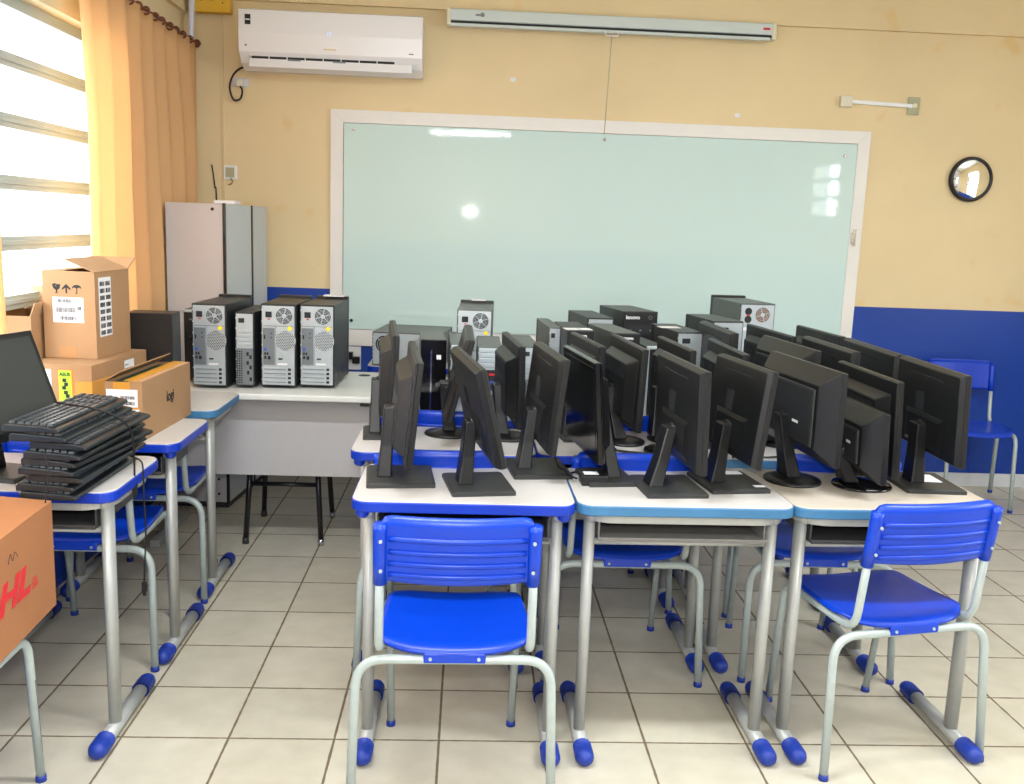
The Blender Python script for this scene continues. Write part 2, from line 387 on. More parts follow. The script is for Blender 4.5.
def make_chair():
    t = empty('school_chair', (0, 0, 0))
    def seat(u, v):
        x = (u*2-1); y = (v*2-1)
        k = 1-.16*(max(0, abs(y)-.55)/.45)**2.2*(1)            # rounded corners
        k2 = 1-.10*(max(0, abs(x)-.55)/.45)**2.2
        wx = (.200-.012*y)*x*k; wy = .2*y*k2-.003-(.016*(1-x*x) if y < 0 else -.006*(1-x*x))*abs(y)
        z = .455+.012*x*x-.008*(1-y*y)
        if y < -.8: z -= .014*((-.8-y)/.2)**2
        if y > .7: z -= .020*((y-.7)/.3)**2
        return (wx, wy, z), (0, 0, 1)
    MB().add(grid_shell(seat, 24, 24, .008), smooth=True).build('seat', M_BLUE, t)
    # backrest: centre bowed to the rear
    def yb(x): return -.240-.026*(1-(x/.19)**2)
    def back(u, v):
        x = (u*2-1)*.196; z = .645+v*.170
        if abs(x) > .168: z = min(z, .815-.03*((abs(x)-.168)/.028)**2*v)
        y = yb(x)-(z-.71)*.12
        if v > .93: y += .012*(v-.93)/.07
        return (x, y, z+ (-.006*(1-(x/.2)**2) if v < .1 else 0)), (0, -1, 0)
    b = MB().add(grid_shell(back, 24, 14, -.006), smooth=True)
    for z in (.662, .692, .723, .757):
        pts = [(x/100, yb(x/100)-(z-.71)*.12-.007, z) for x in range(-17, 18, 2)]
        b.add(tube(pts, .0045, 6, 1.6), smooth=True)
    for s in (-1, 1):
        pts = [(s*.191, -.232, .634), (s*.191, -.243, .70), (s*.191, -.254, .778), (s*.191, -.257, .794)]
        b.add(tube(pts, .0175, 12), smooth=True)
    bo = b.build('backrest', M_BLUE, t)
    for s in (-1, 1):
        for z in (.675, .755): MB().add(cyl((s*.188, -.239-(z-.655)*.17-.018, z), (s*.188, -.239-(z-.655)*.17-.022, z), .0045, n=10)).build('rivet', M_STEELL, bo)
    rear = fillet([(-.262, -.235, .012), (-.250, -.205, .418), (.250, -.205, .418), (.262, -.235, .012)], .075, 8)
    MB().add(tube(rear, .0125, 12), smooth=True).build('rear_leg_frame', M_STEELL, t)
    cl = MB().add(box(-.080, .080, -.219, -.190, .412, .440)).build('seat_clip', M_BLUE, t, .004)
    for s in (-1, 1): MB().add(cyl((s*.062, -.218, .425), (s*.062, -.2225, .425), .0045, n=10)).build('rivet', M_STEELL, cl)
    for s in (-1, 1):
        p = fillet([(s*.191, -.246, .73), (s*.194, -.212, .436), (s*.190, .165, .436), (s*.184, .215, .012)], .06, 8)
        f = MB().add(tube(p, .0115, 12), smooth=True).build('side_leg_frame', M_STEELL, t)
        q = MB()
        q.add(tube([(s*.1885, .1795, .31), (s*.186, .199, .15), (s*.185, .206, .09)], .0119, 8, .55, (0, 1, 0)), smooth=True)
        q.build('worn_paint', M_CHIP, f) if s > 0 else None
    for x, y in ((-.262, -.235), (.262, -.235), (-.184, .2155), (.184, .2155)):
        MB().add(cyl((x, y, 0), (x, y, .017), .0145, .0135, 12), smooth=True).build('foot_cap', M_SHOE, t)
    return t
chair0 = make_chair()
used = []
def place(proto, x, y, rz, label, cat, group, z=0):
    if proto.name not in used: used.append(proto.name); o = proto
    else: o = copy_tree(proto)
    o.location = (x, y, z); o.rotation_euler = (0, 0, rz); tag(o, label, cat, group); return o
G = 'blue school chairs'
D = math.radians
for x, y, a, l in [
    (.968, -.125, 1, 'blue plastic school chair with ribbed back, front-left one facing the white-topped desk'),
    (2.236, .098, 12, 'blue plastic school chair turned slightly, in front of the rightmost front desk'),
    (.905, .575, 0, 'blue school chair tucked behind the front-left desk, its back rim showing between two desk tops'),
    (1.535, .600, 0, 'blue school chair tucked under the middle desk of the second row'),
    (2.220, .640, 0, 'blue school chair tucked under the right desk of the second row'),
    (.935, 1.215, 0, 'blue school chair in front of the black upright computer with silver line, third row'),
    (1.560, 1.215, 0, 'blue school chair of the third row, middle, back rim showing between monitors'),
    (2.310, 1.190, 0, 'blue school chair of the third row, right, only its legs showing under the desks'),
    (-.300, .655, 0, 'blue school chair pushed under the desk carrying the cardboard boxes'),
    (-.295, 1.240, 0, 'blue school chair under the pale-edged desk next to the grey teacher desk'),
    (-.318, -.440, 0, 'blue school chair at the left edge carrying the big shipping carton'),
    (3.950, 2.740, 174, 'lone blue school chair against the dark blue wall at the right')]:
    place(chair0, x, y, D(a), l, 'chair', G)

# ------------------------------------------------------------------ school desk
def make_desk(edge, rim, plugs, top=M_TOP, tray=M_TRAY):
    t = empty('school_desk', (0, 0, 0)); W, DP = .630, .425
    MB().add(stack([(outline(W-.006, DP-.006, .047), .734), (outline(W-.006, DP-.006, .047), .7585), (outline(W-.012, DP-.012, .044), .760)])).build('desktop', top, t)
    MB().add(stack([(outline(W-.004, DP-.004, .048), .728), (outline(W, DP, .05), .731), (outline(W, DP, .05), .754), (outline(W-.004, DP-.004, .048), .757)])).build('edge_band', edge, t)
    if rim: MB().add(prism(outline(W-.04, DP-.04, .09, 8), .702, .729)).build('under_rim', M_STEEL, t)
    if plugs:
        for sx in (-1, 1):
            MB().add(lathe([(0, .703), (.012, .704), (.019, .712), (.019, .730)], 14), M=T((sx*.283, -.178, 0)), smooth=True).build('corner_plug', edge, t)
    for s in (-1, 1):
        c = MB().add(tube([(s*.268, -.128, .03), (s*.268, -.128, .722)], .017, 14, 1.65, (0, 1, 0)), smooth=True)
        c.build('column', M_STEEL, t)
        MB().add(tube([(s*.268, -.17, .712), (s*.268, .17, .712)], .013, 10), smooth=True).build('top_rail', M_STEEL, t)
        ft = MB().add(tube([(s*.268, -.25, .026), (s*.268, .13, .026)], .022, 14, .9), smooth=True).build('foot', M_STEEL, t)
        for y0, y1 in ((-.205, -.29), (.085, .172)):
            dd = 1 if y1 > y0 else -1
            L = abs(y1-y0); n = 14; v = []; f = []
            prof = [(0, 1), (.55, 1.03), (.75, .98), (.9, .78), (.98, .4), (1, .05)]
            for q, k in prof:
                for j in range(n):
                    a = 2*PI*j/n; v.append((s*.268+.0275*k*math.cos(a), y0+dd*L*q, .0255+.0255*min(1, k)*math.sin(a)))
            m = len(prof)
            for i in range(m-1):
                for j in range(n): f.append((i*n+j, i*n+(j+1) % n, (i+1)*n+(j+1) % n, (i+1)*n+j))
            f.append(tuple(range(n))); f.append(tuple(range((m-1)*n, m*n)))
            MB().add((v, f), smooth=True).build('foot_shoe', M_SHOE, ft)
    MB().add(tube([(-.268, -.128, .628), (.268, -.128, .628)], .010, 10), smooth=True).build('cross_bar', M_STEEL, t)
    tr = MB().add(box(-.245, .245, -.165, .15, .638, .644)).add(box(-.245, .245, .145, .15, .644, .70)).add(box(-.245, -.24, -.15, .15, .644, .70)).add(box(.24, .245, -.15, .15, .644, .70))
    for i in range(10): tr.add(box(-.235+i*.0494, -.205+i*.0494, -.166, -.163, .640, .650))
    tr.add(box(-.247, .247, -.170, -.165, .646, .652))
    tr.build('book_tray', tray, t, .001)
    return t
dA = make_desk(M_BLUE2, False, True); dB = make_desk(M_LBLUE, True, False, M_TOP, M_TRAYG); dC = make_desk(M_BLUE2, True, False); dD = make_desk(M_LBLUE, True, False, M_TOPB, M_TRAY)
G = 'single school desks with grey T-legs'
for p, x, y, a, l in [
    (dA, .985, .130, 0, 'white school desk with bright blue edge, front row left, two monitors on flat square bases'),
    (dB, 1.615, .145, 1, 'school desk with pale blue edge and grey book tray, middle of the front row'),
    (dD, 2.240, .165, 1.5, 'cream-topped school desk with pale blue edge, right end of the front row'),
    (dA, .912, .700, 0, 'white school desk with bright blue edge, second row left, behind the front-left desk'),
    (dA, 1.545, .720, 0, 'white school desk with blue edge, middle of the second row, cables on it'),
    (dB, 2.168, .730, 0, 'school desk with pale blue edge, right of the second row, crowded with monitors'),
    (dA, .925, 1.290, 0, 'white school desk of the third row, left, under the black computer with silver line'),
    (dC, 1.560, 1.290, 0, 'white school desk of the third row, middle, under slim black computers'),
    (dB, 2.210, 1.290, 0, 'school desk of the third row, right, behind the wall of monitors'),
    (dA, .945, 1.890, 0, 'school desk of the fourth row, left, under the tower with silver spoked fan'),
    (dC, 1.580, 1.890, 0, 'school desk of the fourth row, middle, hidden under computers'),
    (dB, 2.215, 1.890, 0, 'school desk of the fourth row, right, hidden behind monitors'),
    (dC, .765, 2.600, 0, 'blue-edged school desk of the last row, left, under the tower lying on its side'),
    (dB, 1.600, 2.350, 0, 'school desk of the last row, middle, nearest the board'),
    (dB, 2.420, 2.350, 0, 'school desk of the last row, right, under the tower standing alone against the board'),
    (dC, -.292, .150, 0, 'white school desk with blue edge at the left, stack of keyboards on it'),
    (dA, -.294, .735, 0, 'white school desk with blue edge at the left, brown boxes on it'),
    (dB, -.313, 1.305, 0, 'school desk with pale blue edge beside the grey teacher desk, black computers on it')]:
    place(p, x, y, D(a), l, 'desk', G)

# ------------------------------------------------------------------ monitors
def monitor(label, mx, my, zt, W, H, ang, lean, bx, by, base='rect', style='flat', face=1, gloss=False, bw=.185, bd=.225, nb=-.048, nz=None):
    nz = nz or {'flat': .27, 'bulge': .36, 'thick': .34}[style]
    """mx,my: middle of the panel's top edge; lean: how far the top edge is ahead (+X) of the bottom edge"""
    a = D(ang)
    r = empty('computer_monitor', (bx, by, .76), a+(PI if face < 0 else 0))
    tag(r, label, 'monitor', 'second-hand monitors crowded on the desks')
    inv = r.matrix_basis if False else (T((bx, by, .76)) @ Rz(a+(PI if face < 0 else 0)))
    inv = inv.inverted()
    top = inv @ Vector((mx, my, zt)); ln = lean*face
    tilt = math.asin(max(-.5, min(.5, ln/H)))
    # panel frame: origin bottom centre, +Z up along the panel, +X = screen side
    P = T(top) @ Ry(tilt) @ T((0, 0, -H))
    pm = M_GLOSS if gloss else M_BLACK
    th = .018
    # housing: frame ring + body
    h = MB()
    if style == 'flat':
        h.add(frustum(-.004, .012, -W/2, W/2, 0, H, .001, .001), M=P)
        h.add(frustum(-.004, -.020, -W/2, W/2, 0, H, .010, .008), M=P)
    elif style == 'bulge':
        h.add(frustum(-.004, .012, -W/2, W/2, 0, H, .001, .001), M=P)
        h.add(frustum(-.004, -.012, -W/2, W/2, 0, H, .004, .004), M=P)
    else:
        h.add(frustum(-.006, .012, -W/2, W/2, 0, H, .002, .002), M=P)
        h.add(frustum(-.006, -.052, -W/2, W/2, 0, H, .050, .046), M=P)
    h.build('housing', pm, r, .0025)
    bz = .012 if style == 'flat' else .018
    MB().add(box(.0118, .0132, -W/2+bz, W/2-bz, bz+.006, H-bz), M=P).build('screen', M_GLOSS if gloss else M_SCREENG, r)
    if style == 'flat':
        c = MB().add(frustum(-.020, -.026, -W*.30, W*.30, .02, H*.46, .02, .015), M=P).build('rear_cover', M_BLACK, r, .003)
        MB().add(box(-.0218, -.0190, -W*.24, W*.24, H*.868, H*.882), M=P).build('vent_slot', M_HOLE, r)
        MB().add(box(-.0206, -.0195, W*.02, W*.15, H*.47, H*.68), M=P).build('recess', M_HOLE, c)
        xb = -.024
    elif style == 'bulge':
        c = MB().add(frustum(-.010, -.046, -W*.42, W*.42, .02, H*.86, .035, .022), M=P).build('rear_cover', M_BLACK, r, .004)
        vs = MB()
        for i in range(12): vs.add(box(-.0470, -.0455, -W*.30+i*W*.05, -W*.28+i*W*.05, H*.60, H*.74), M=P)
        vs.build('vent_slots', M_HOLE, c)
        xb = -.044
    else:
        c = MB().add(box(-.058, -.050, -W/2+.062, W/2-.062, .050, H-.058), M=P).build('rear_cover', M_BLACKT, r, .004)
        MB().add(box(-.0592, -.0578, -W/2+.070, W/2-.070, .056, H-.066), M=P).build('recess', M_HOLE, c)
        MB().add(box(-.0602, -.0588, -W*.20, -W*.12, .105, .113), M=P).build('badge', M_PAPER, c)
        xb = -.058
    # neck from base to the panel's back
    hub = P @ Vector((xb, 0, H*nz)); nbx = nb
    base_z = .016 if base == 'rect' else .022
    ht = Vector((hub.x-.012, hub.y, hub.z))
    wn, tn = (.066, .038) if base == 'rect' else (.064, .040)
    p0 = Vector((nbx, 0, base_z-.004)); v = []
    for q, k in ((p0, 1.15), (p0.lerp(ht, .5), .95), (ht+Vector((0, 0, .022)), .9)):
        for sx, sy in ((-1, -1), (1, -1), (1, 1), (-1, 1)): v.append((q.x+sx*tn/2*k, q.y+sy*wn/2*k, q.z))
    f = [(3, 2, 1, 0), (8, 9, 10, 11)]
    for L in (0, 4):
        for i in range(4): f.append((L+i, L+(i+1) % 4, L+4+(i+1) % 4, L+4+i))
    MB().add((v, f)).build('neck', M_BLACK, r, .005, 3)
    MB().add(cyl((ht.x, ht.y, hub.z), tuple(P @ Vector((xb+.012, 0, H*nz))), .028, .034, 14)).build('hinge', M_BLACK, r, .002)
    if base == 'rect':
        MB().add(stack([(outline(bw, bd, .006, 2), 0), (outline(bw, bd, .006, 2), .010), (outline(bw-.014, bd-.014, .006, 2), .014)])).build('base', M_BLACKT, r)
    else:
        R = bw/2
        MB().add(lathe([(0, 0), (R*.98, 0), (R, .004), (R*.97, .009), (R*.7, .015), (R*.3, .021), (0, .023)], 32, bd/bw), smooth=True).build('base', M_GLOSS if base == 'gloss' else M_BLACK, r)
    return r

mo = []
def M_(*a, **k): mo.append(monitor(*a, **k)); return mo[-1]
M1 = M_('black monitor seen edge-on at the front left, on a flat square base', .829, .184, 1.145, .50, .300, 5.8, .027, .790, .165, style='bulge', bw=.20)
M_('black monitor leaning back, flat square base turned askew at the middle of the front-left desk', .982, .102, 1.143, .486, .282, 9.4, -.067, 1.024, .100, nb=-.042)
M_('black monitor with a slot in its back, right side of the front-left desk', 1.247, .329, 1.142, .443, .291, 6.6, .031, 1.214, .300)
M_('glossy black monitor turned the other way, its dark screen facing the window side', 1.335, .280, 1.140, .402, .305, 7.8, -.025, 1.420, .215, face=-1, gloss=True, style='bulge', bw=.15, bd=.19, nb=-.02)
M5 = M_('flat-backed black monitor, left of a twin pair at the middle of the front row', 1.627, .162, 1.143, .431, .299, 5.3, -.008, 1.595, .125)
M6 = M_('flat-backed black monitor, right of a twin pair, paper stickers on its square base', 1.830, .201, 1.140, .392, .290, 7.8, .031, 1.795, .190)
M_('deep-backed black monitor with recessed rear panel on a round matt base', 2.034, .263, 1.140, .490, .282, 6.4, -.001, 2.017, .249, base='round', style='thick', nb=-.01, bw=.178, bd=.185)
M_('smallest black monitor, low, on a round glossy base', 2.190, .190, 1.025, .350, .214, 1.5, -.010, 2.222, .205, base='gloss', style='thick', nb=-.045, bw=.185, bd=.17)
M_('tall thin black monitor standing right behind the smallest one', 2.272, .350, 1.104, .46, .300, .6, -.015, 2.272, .405, style='bulge', bw=.12, bd=.15, nb=0)
M10 = M_('large flat-backed black monitor at the right end of the front row', 2.434, .253, 1.142, .447, .279, -1.6, -.013, 2.432, .239, nb=-.03)
M_('black monitor seen edge-on on a flat square base at the left of the second row', .717, .800, 1.145, .51, .326, 6.0, .009, .704, .760, style='bulge', bw=.18, bd=.19)
M_('black monitor tipping strongly on a wide round base, second row left', .992, .776, 1.140, .50, .296, 1.0, .075, .925, .790, base='round', bw=.185, bd=.17, nb=0)
M_('black monitor with thick rear hump on a round base, second row', 1.145, .784, 1.120, .450, .290, 5.6, -.005, 1.137, .760, base='round', style='bulge', nb=-.02, bw=.16, bd=.17)
M_('black monitor showing its plain back above the glossy one, second row middle', 1.421, .850, 1.120, .440, .290, 7.7, .0, 1.400, .800, style='bulge', bw=.15, bd=.18)
M_('thin black monitor with rear hump and a small paper tag, second row middle', 1.560, .760, 1.127, .470, .290, 5.1, .01, 1.560, .735, base='round', style='bulge', nb=-.02, bw=.15, bd=.17)
M_('black monitor with rounded top rim peeking over the twin pair from the left', 1.744, .815, 1.120, .430, .290, 4.3, 0, 1.730, .790, style='bulge', base='round', bw=.15, bd=.17)
M_('black monitor with low rear hump, second row, between the twin pair', 1.923, .770, 1.120, .470, .290, .9, 0, 1.900, .745, style='bulge', bw=.14, bd=.18)
M_('flat-backed black monitor with slot, third row, over the twin pair', 1.996, 1.185, 1.148, .480, .290, 1.4, 0, 1.985, 1.200, bw=.15, bd=.18)
M_('deep-backed black monitor with slanted rear corners, second row right', 2.166, .810, 1.135, .470, .290, 5.4, 0, 2.150, .770, style='thick', base='round', bw=.16, bd=.17)
M_('dark monitor third row, its rim just above the one with slanted rear corners', 2.246, 1.300, 1.130, .480, .290, 5.1, 0, 2.230, 1.320, style='bulge', bw=.15, bd=.18)
M_('flat-backed black monitor, second row right, slot near its top rim', 2.327, .840, 1.133, .480, .290, 1.7, 0, 2.310, .800, bw=.12, bd=.18)
M_('dark-faced monitor highest at the right of the third row', 2.470, 1.335, 1.130, .440, .290, 4.3, 0, 2.440, 1.340, style='bulge', bw=.14, bd=.18)
M_('flat-backed black monitor directly behind the large one at the right end', 2.487, .837, 1.130, .500, .290, -.9, 0, 2.462, .810, bw=.13, bd=.18)
# paper stickers on bases
MB().add(box(.02, .075, .06, .10, .0142, .0152)).add(box(.05, .085, -.09, -.07, .0142, .0152)).build('paper_sticker', M_PAPER, M6)
MB().add(box(-.02, .055, -.02, .07, .0142, .0152)).build('paper_sticker', M_PAPER, M10)

# monitor on the left desk (screen faces the camera side)
r = monitor('black monitor at the left edge of the photo, grey screen tilted back behind the keyboards', -.385, .07, 1.158, .42, .30, -14, -.105, -.335, .10, base='rect', style='bulge', bw=.18, bd=.16, nb=-.05)
r['group'] = 'second-hand monitors crowded on the desks'

# ------------------------------------------------------------------ computers
PCG = 'second-hand desktop computers waiting on the desks'
def fan(parent, cx, y, cz, R, spokes=6, rings=4, name='fan_grille', hub=.3, base=M_HOLE, wire=M_SILVER):
    MB().add(cyl((cx, y+.0002, cz), (cx, y-.0006, cz), R, n=28)).build('fan_opening', base, parent)
    g = MB(); X = T((cx, y-.0012, cz)) @ Rx(PI/2)
    for k in range(rings): g.add(ring(R*(hub+(1-hub)*(k+1)/rings), R*.028), M=X, smooth=True)
    g.add(cyl((cx, y-.0005, cz), (cx, y-.0022, cz), R*hub, n=20))
    for k in range(spokes):
        a = 2*PI*k/spokes+.3; g.add(cyl((cx+R*hub*.8*math.cos(a), y-.0012, cz+R*hub*.8*math.sin(a)), (cx+R*math.cos(a), y-.0012, cz+R*math.sin(a)), R*.05, n=6))
    return g.build(name, wire, parent)
def mesh_vent(parent, cx, y, cz, R):
    MB().add(cyl((cx, y, cz), (cx, y-.0008, cz), R, n=28)).build('vent_backing', M_SILVER, parent)
    g = MB(); s = R/6.5
    for i in range(-7, 8):
        for j in range(-7, 8):
            px, pz = (i+.5*(j % 2))*s*1.1, j*s*.95
            if px*px+pz*pz < (R*.9)**2: g.add(([(cx+px-s*.3, y-.0013, cz+pz-s*.3), (cx+px+s*.3, y-.0013, cz+pz-s*.3), (cx+px+s*.3, y-.0013, cz+pz+s*.3), (cx+px-s*.3, y-.0013, cz+pz+s*.3)], [(0, 1, 2, 3)]))
    return g.build('vent_holes', M_HOLE, parent)
def tower(label, x, y, w, d, h, ang=0, view='rear', z=.76, style=0, lip=True, case=M_CASE, loc_near=True, name='desktop_computer', detail=True):
    """x,y = nearest-left bottom corner; body runs away from it; view = which end faces the viewer"""
    a = D(ang)
    c = Vector((x, y, 0)) + Rz(a) @ Vector((w/2, d/2, 0))
    r = empty(name, (c.x, c.y, z), a); tag(r, label, 'computer', PCG)
    y0 = -d/2
    MB().add(box(-w/2, w/2, y0+.002, d/2-(.03 if view == 'rear' else 0), 0.004, h)).build('case', case, r, .003)
    ft = MB()
    for sx in (-1, 1):
        for sy in (-1, 1): ft.add(cyl((sx*(w/2-.02), sy*(d/2-.04), 0), (sx*(w/2-.02), sy*(d/2-.04), .005), .01, n=8))
    ft.build('rubber_feet', M_CABLE, r)
    if view == 'rear':
        MB().add(box(-w/2-.001, w/2+.001, d/2-.035, d/2, .002, h+(.012 if lip else 0))).build('front_bezel', M_BLACK, r, .004)
        b = .006
        rp = MB().add(box(-w/2+b, w/2-b, y0-.001, y0+.004, b+.004, h-b*1.3))
        for k in range(7): rp.add(box(-w/2+b-.003, -w/2+b+.001, y0-.002, y0+.002, .03+k*(h-.06)/6, .037+k*(h-.06)/6))
        rp = rp.build('rear_panel', M_SILVER, r)
        y1 = y0-.001
        if style == 0:      # full tower back
            MB().add(box(-w/2+.010, w/2-.010, y1-.0006, y1, h*.735, h*.742)).add(box(-w*.46, -w*.06, y1-.0006, y1, h*.262, h*.266)).add(box(-w*.085, -w*.07, y1-.0006, y1, h*.27, h*.735)).build('panel_seams', M_SILVER2, r)
            MB().add(box(-w/2+.010, w/2-.010, y1-.0012, y1, h*.745, h-.012)).build('power_supply_plate', M_SILVER, r)
            fan(rp, w*.17, y1-.0014, h*.862, h*.098)
            MB().add(box(-w*.36, -w*.18, y1-.003, y1-.001, h*.84, h*.91)).build('power_socket', M_HOLE, r)
            MB().add(box(-w*.30, -w*.22, y1-.004, y1-.0032, h*.815, h*.828)).build('switch_mark', M_RED, r)
            mesh_vent(rp, w*.20, y1-.0005, h*.565, h*.125)
            io = MB().add(box(-w*.44, -w*.10, y1-.0012, y1, h*.27, h*.715)).build('port_plate', M_SILVER2 if ang else M_SILVER, r)
            pt = MB(); pt.add(box(-w*.41, -w*.37, y1-.003, y1-.001, h*.58, h*.63)); pt.add(box(-w*.40, -w*.34, y1-.003, y1-.001, h*.34, h*.375)); pt.add(box(-w*.30, -w*.22, y1-.003, y1-.001, h*.335, h*.375))
            pt.add(box(-w*.40, -w*.35, y1-.003, y1-.001, h*.39, h*.42)); pt.add(box(-w*.33, -w*.28, y1-.003, y1-.001, h*.39, h*.42)); pt.add(cyl((-w*.2, y1, h*.60), (-w*.2, y1-.003, h*.60), .003, n=8)); pt.add(cyl((-w*.2, y1, h*.65), (-w*.2, y1-.003, h*.65), .003, n=8))
            pt.build('ports', M_HOLE, r)
            MB().add(box(-w*.41, -w*.33, y1-.003, y1-.001, h*.44, h*.475)).build('video_port', mat('port_blue', (60, 90, 190), .5) if 'port_blue' not in MATS else MATS['port_blue'], r)
            MB().add(box(.0, w*.12, y1-.003, y1-.001, h*.335, h*.352)).build('serial_port', M_HOLE, r)
            MB().add(box(-w*.02, w*.26, y1-.002, y1-.001, h*.27, h*.292)).build('serial_label', M_PAPER, r)
            for k in range(4):
                s = MB().add(box(-w*.42, w*.24, y1-.003, y1-.001, h*(.045+.052*k), h*(.082+.052*k))).build('slot_cover', M_SILVER, r, .0008)
                MB().add(box(-w*.40, w*.22, y1-.0036, y1-.0028, h*(.056+.052*k), h*(.066+.052*k))).build('slot_groove', M_SILVER2, s)
                MB().add(box(w*.28, w*.36, y1-.004, y1-.001, h*(.048+.052*k), h*(.076+.052*k))).build('slot_screw', M_HOLE, s)
            MB().add(cyl((w*.33, y1-.001, h*.715), (w*.33, y1-.0022, h*.715), .010, n=14)).build('round_sticker', M_YEL, r)
        elif style == 1:    # slim back
            MB().add(box(-w*.30, -w*.0, y1-.003, y1-.001, h*.86, h*.92)).build('power_socket', M_HOLE, r)
            for k in range(4): MB().add(box(-w*.40, w*.38, y1-.003, y1-.001, h*(.55+.06*k), h*(.59+.06*k))).build('slot_cover', M_SILVER, r, .0008)
            MB().add(box(-w*.42, w*.44, y1-.0012, y1, h*.03, h*.52)).build('port_plate', M_SILVER2, r)
            g = MB()
            for i in range(3):
                for k in range(14): g.add(box(-w*.40+i*.009, -w*.40+i*.009+.005, y1-.003, y1-.0011, h*(.05+.032*k), h*(.07+.032*k)))
            g.build('vent_holes', M_HOLE, r)
            pt = MB()
            for k, (a0, b0) in enumerate(((.1, .42), (.25, .38), (.1, .30), (.25, .24), (.12, .17), (.25, .08))): pt.add(box(w*a0, w*(a0+.12), y1-.003, y1-.001, h*b0, h*(b0+.05)))
            pt.build('ports', M_HOLE, r)
        elif style == 2:    # old tower back, two round sockets and gold fan
            MB().add(box(-w/2+.008, w/2-.008, y1-.0012, y1, h*.72, h-.012)).build('power_supply_plate', M_SILVER, r)
            fan(rp, w*.14, y1-.0014, h*.86, h*.095, 4, 3, base=mat('rusty_fan_blades', (120, 92, 76), .6) if 'rusty_fan_blades' not in MATS else MATS['rusty_fan_blades'])
            for zz in (.90, .80): MB().add(cyl((-w*.27, y1-.001, h*zz), (-w*.27, y1-.003, h*zz), .019, n=16)).build('power_socket', M_HOLE, r)
            MB().add(box(-w*.32, -w*.22, y1-.004, y1-.003, h*.845, h*.86)).build('switch_mark', M_RED, r)
            MB().add(box(-w*.40, -w*.18, y1-.002, y1-.001, h*.66, h*.70)).build('port_label', M_PAPER, r)
        elif style == 3:    # open drive bays
            for k in range(4): MB().add(box(-w*.42, w*.42, y1-.004, y1-.001, h*(.70+.07*k), h*(.755+.07*k))).build('drive_cover', M_SILVER, r, .001)
            MB().add(box(-w*.1, w*.42, y1-.002, y1-.001, h*.25, h*.66)).build('board_opening', M_HOLE, r)
            MB().add(box(w*.05, w*.30, y1-.006, y1-.002, h*.45, h*.50)).build('video_port', MATS['port_blue'], r)
            MB().add(box(-w*.0, w*.25, y1-.006, y1-.002, h*.58, h*.61)).build('red_connector', M_RED, r)
            MB().add(box(-w*.05, w*.30, y1-.006, y1-.002, h*.30, h*.36)).build('board_ports', M_SILVER, r)
    else:
        fb = MB().add(box(-w/2-.001, w/2+.001, y0-.012, y0+.006, .002, h+.001)).build('front_bezel', M_GLOSS if style == 1 else M_BLACK, r, .004)
        y1 = y0-.012
        if style == 1:
            MB().add(box(-w*.12, -w*.06, y1-.002, y1+.001, h*.06, h*.86)).build('silver_strip', M_CHROME, fb)
            MB().add(cyl((w*.2, y1+.001, h*.40), (w*.2, y1-.002, h*.40), .011, n=18)).build('power_button', M_CHROME, fb)
            MB().add(box(w*.12, w*.3, y1-.0012, y1, h*.74, h*.80)).build('badge', M_PAPER, fb)
        elif style == 2:
            text_part('maker_lettering', 'lenovo', .026, M_PAPER, fb, T((-w*.24, y1-.0008, h*.925)) @ FRONT, bold=.0006)
            MB().add(box(-w*.44, w*.44, y1-.001, y1+.001, h*.70, h*.83)).build('drive_door', M_HOLE, fb)
            MB().add(ring(.008, .0012), M=T((w*.28, y1-.001, h*.925)) @ Rx(PI/2), smooth=True).build('power_button', M_SILVER2, fb)
            for k in (-.3, 0, .3): MB().add(box(w*k-.005, w*k+.005, y1-.002, y1, h*.75, h*.77)).build('front_port', M_SILVER2, fb)
        elif style == 3:
            text_part('maker_lettering', 'lenovo', .020, M_PAPER, fb, T((-w*.02, y1-.0008, h*.94)) @ FRONT, bold=.0005)
            g = MB()
            for k in range(11): g.add(box(-w*.42+k*w*.08, -w*.39+k*w*.08, y1-.001, y1+.001, h*.1, h*.86))
            g.build('grille_lines', M_HOLE, fb)
        elif style == 4:
            MB().add(box(-w/2-.0015, -w/2+.010, y1-.003, y1+.012, .002, h+.0015)).add(box(-w/2-.001, w/2, y1-.003, y1+.012, h-.010, h+.0016)).build('silver_edge', M_SILVER, fb, .002)
            MB().add(cyl((0, y1+.001, h*.60), (0, y1-.002, h*.60), .009, n=14)).build('power_button', M_CHROME, fb)
            MB().add(box(-w*.1, w*.25, y1-.002, y1, h*.86, h*.88)).build('status_lights', M_SILVER2, fb)
    return r
mat('port_blue', (60, 90, 190), .5)
# on the teacher's desk
TZ = .75
tower('tall black tower seen from behind, leftmost of the four silver backs on the teacher desk', -.238, 1.630, .152, .42, .372, -3, z=TZ+.01)
tower('slim black computer between two tall towers on the teacher desk', -.056, 1.655, .085, .38, .337, -1, style=1, lip=False, z=TZ+.01)
tower('tall black tower with silver back, second from the right on the teacher desk', .054, 1.675, .156, .41, .375, -1, z=TZ+.01)
t4 = tower('tall black tower with silver back at the right end, white sheet on top, teacher desk', .222, 1.705, .156, .41, .375, -2, z=TZ+.01)
# on pale-edged left desk
tower('black tower turned sideways behind the taped box, plain dark side showing', -.430, 1.36, .19, .12, .35, 2, view='front', lip=False, style=0)
tower('slim computer with silver front edge squeezed beside the leftmost tower', -.328, 1.80, .085, .34, .325, 0, view='front', style=4)
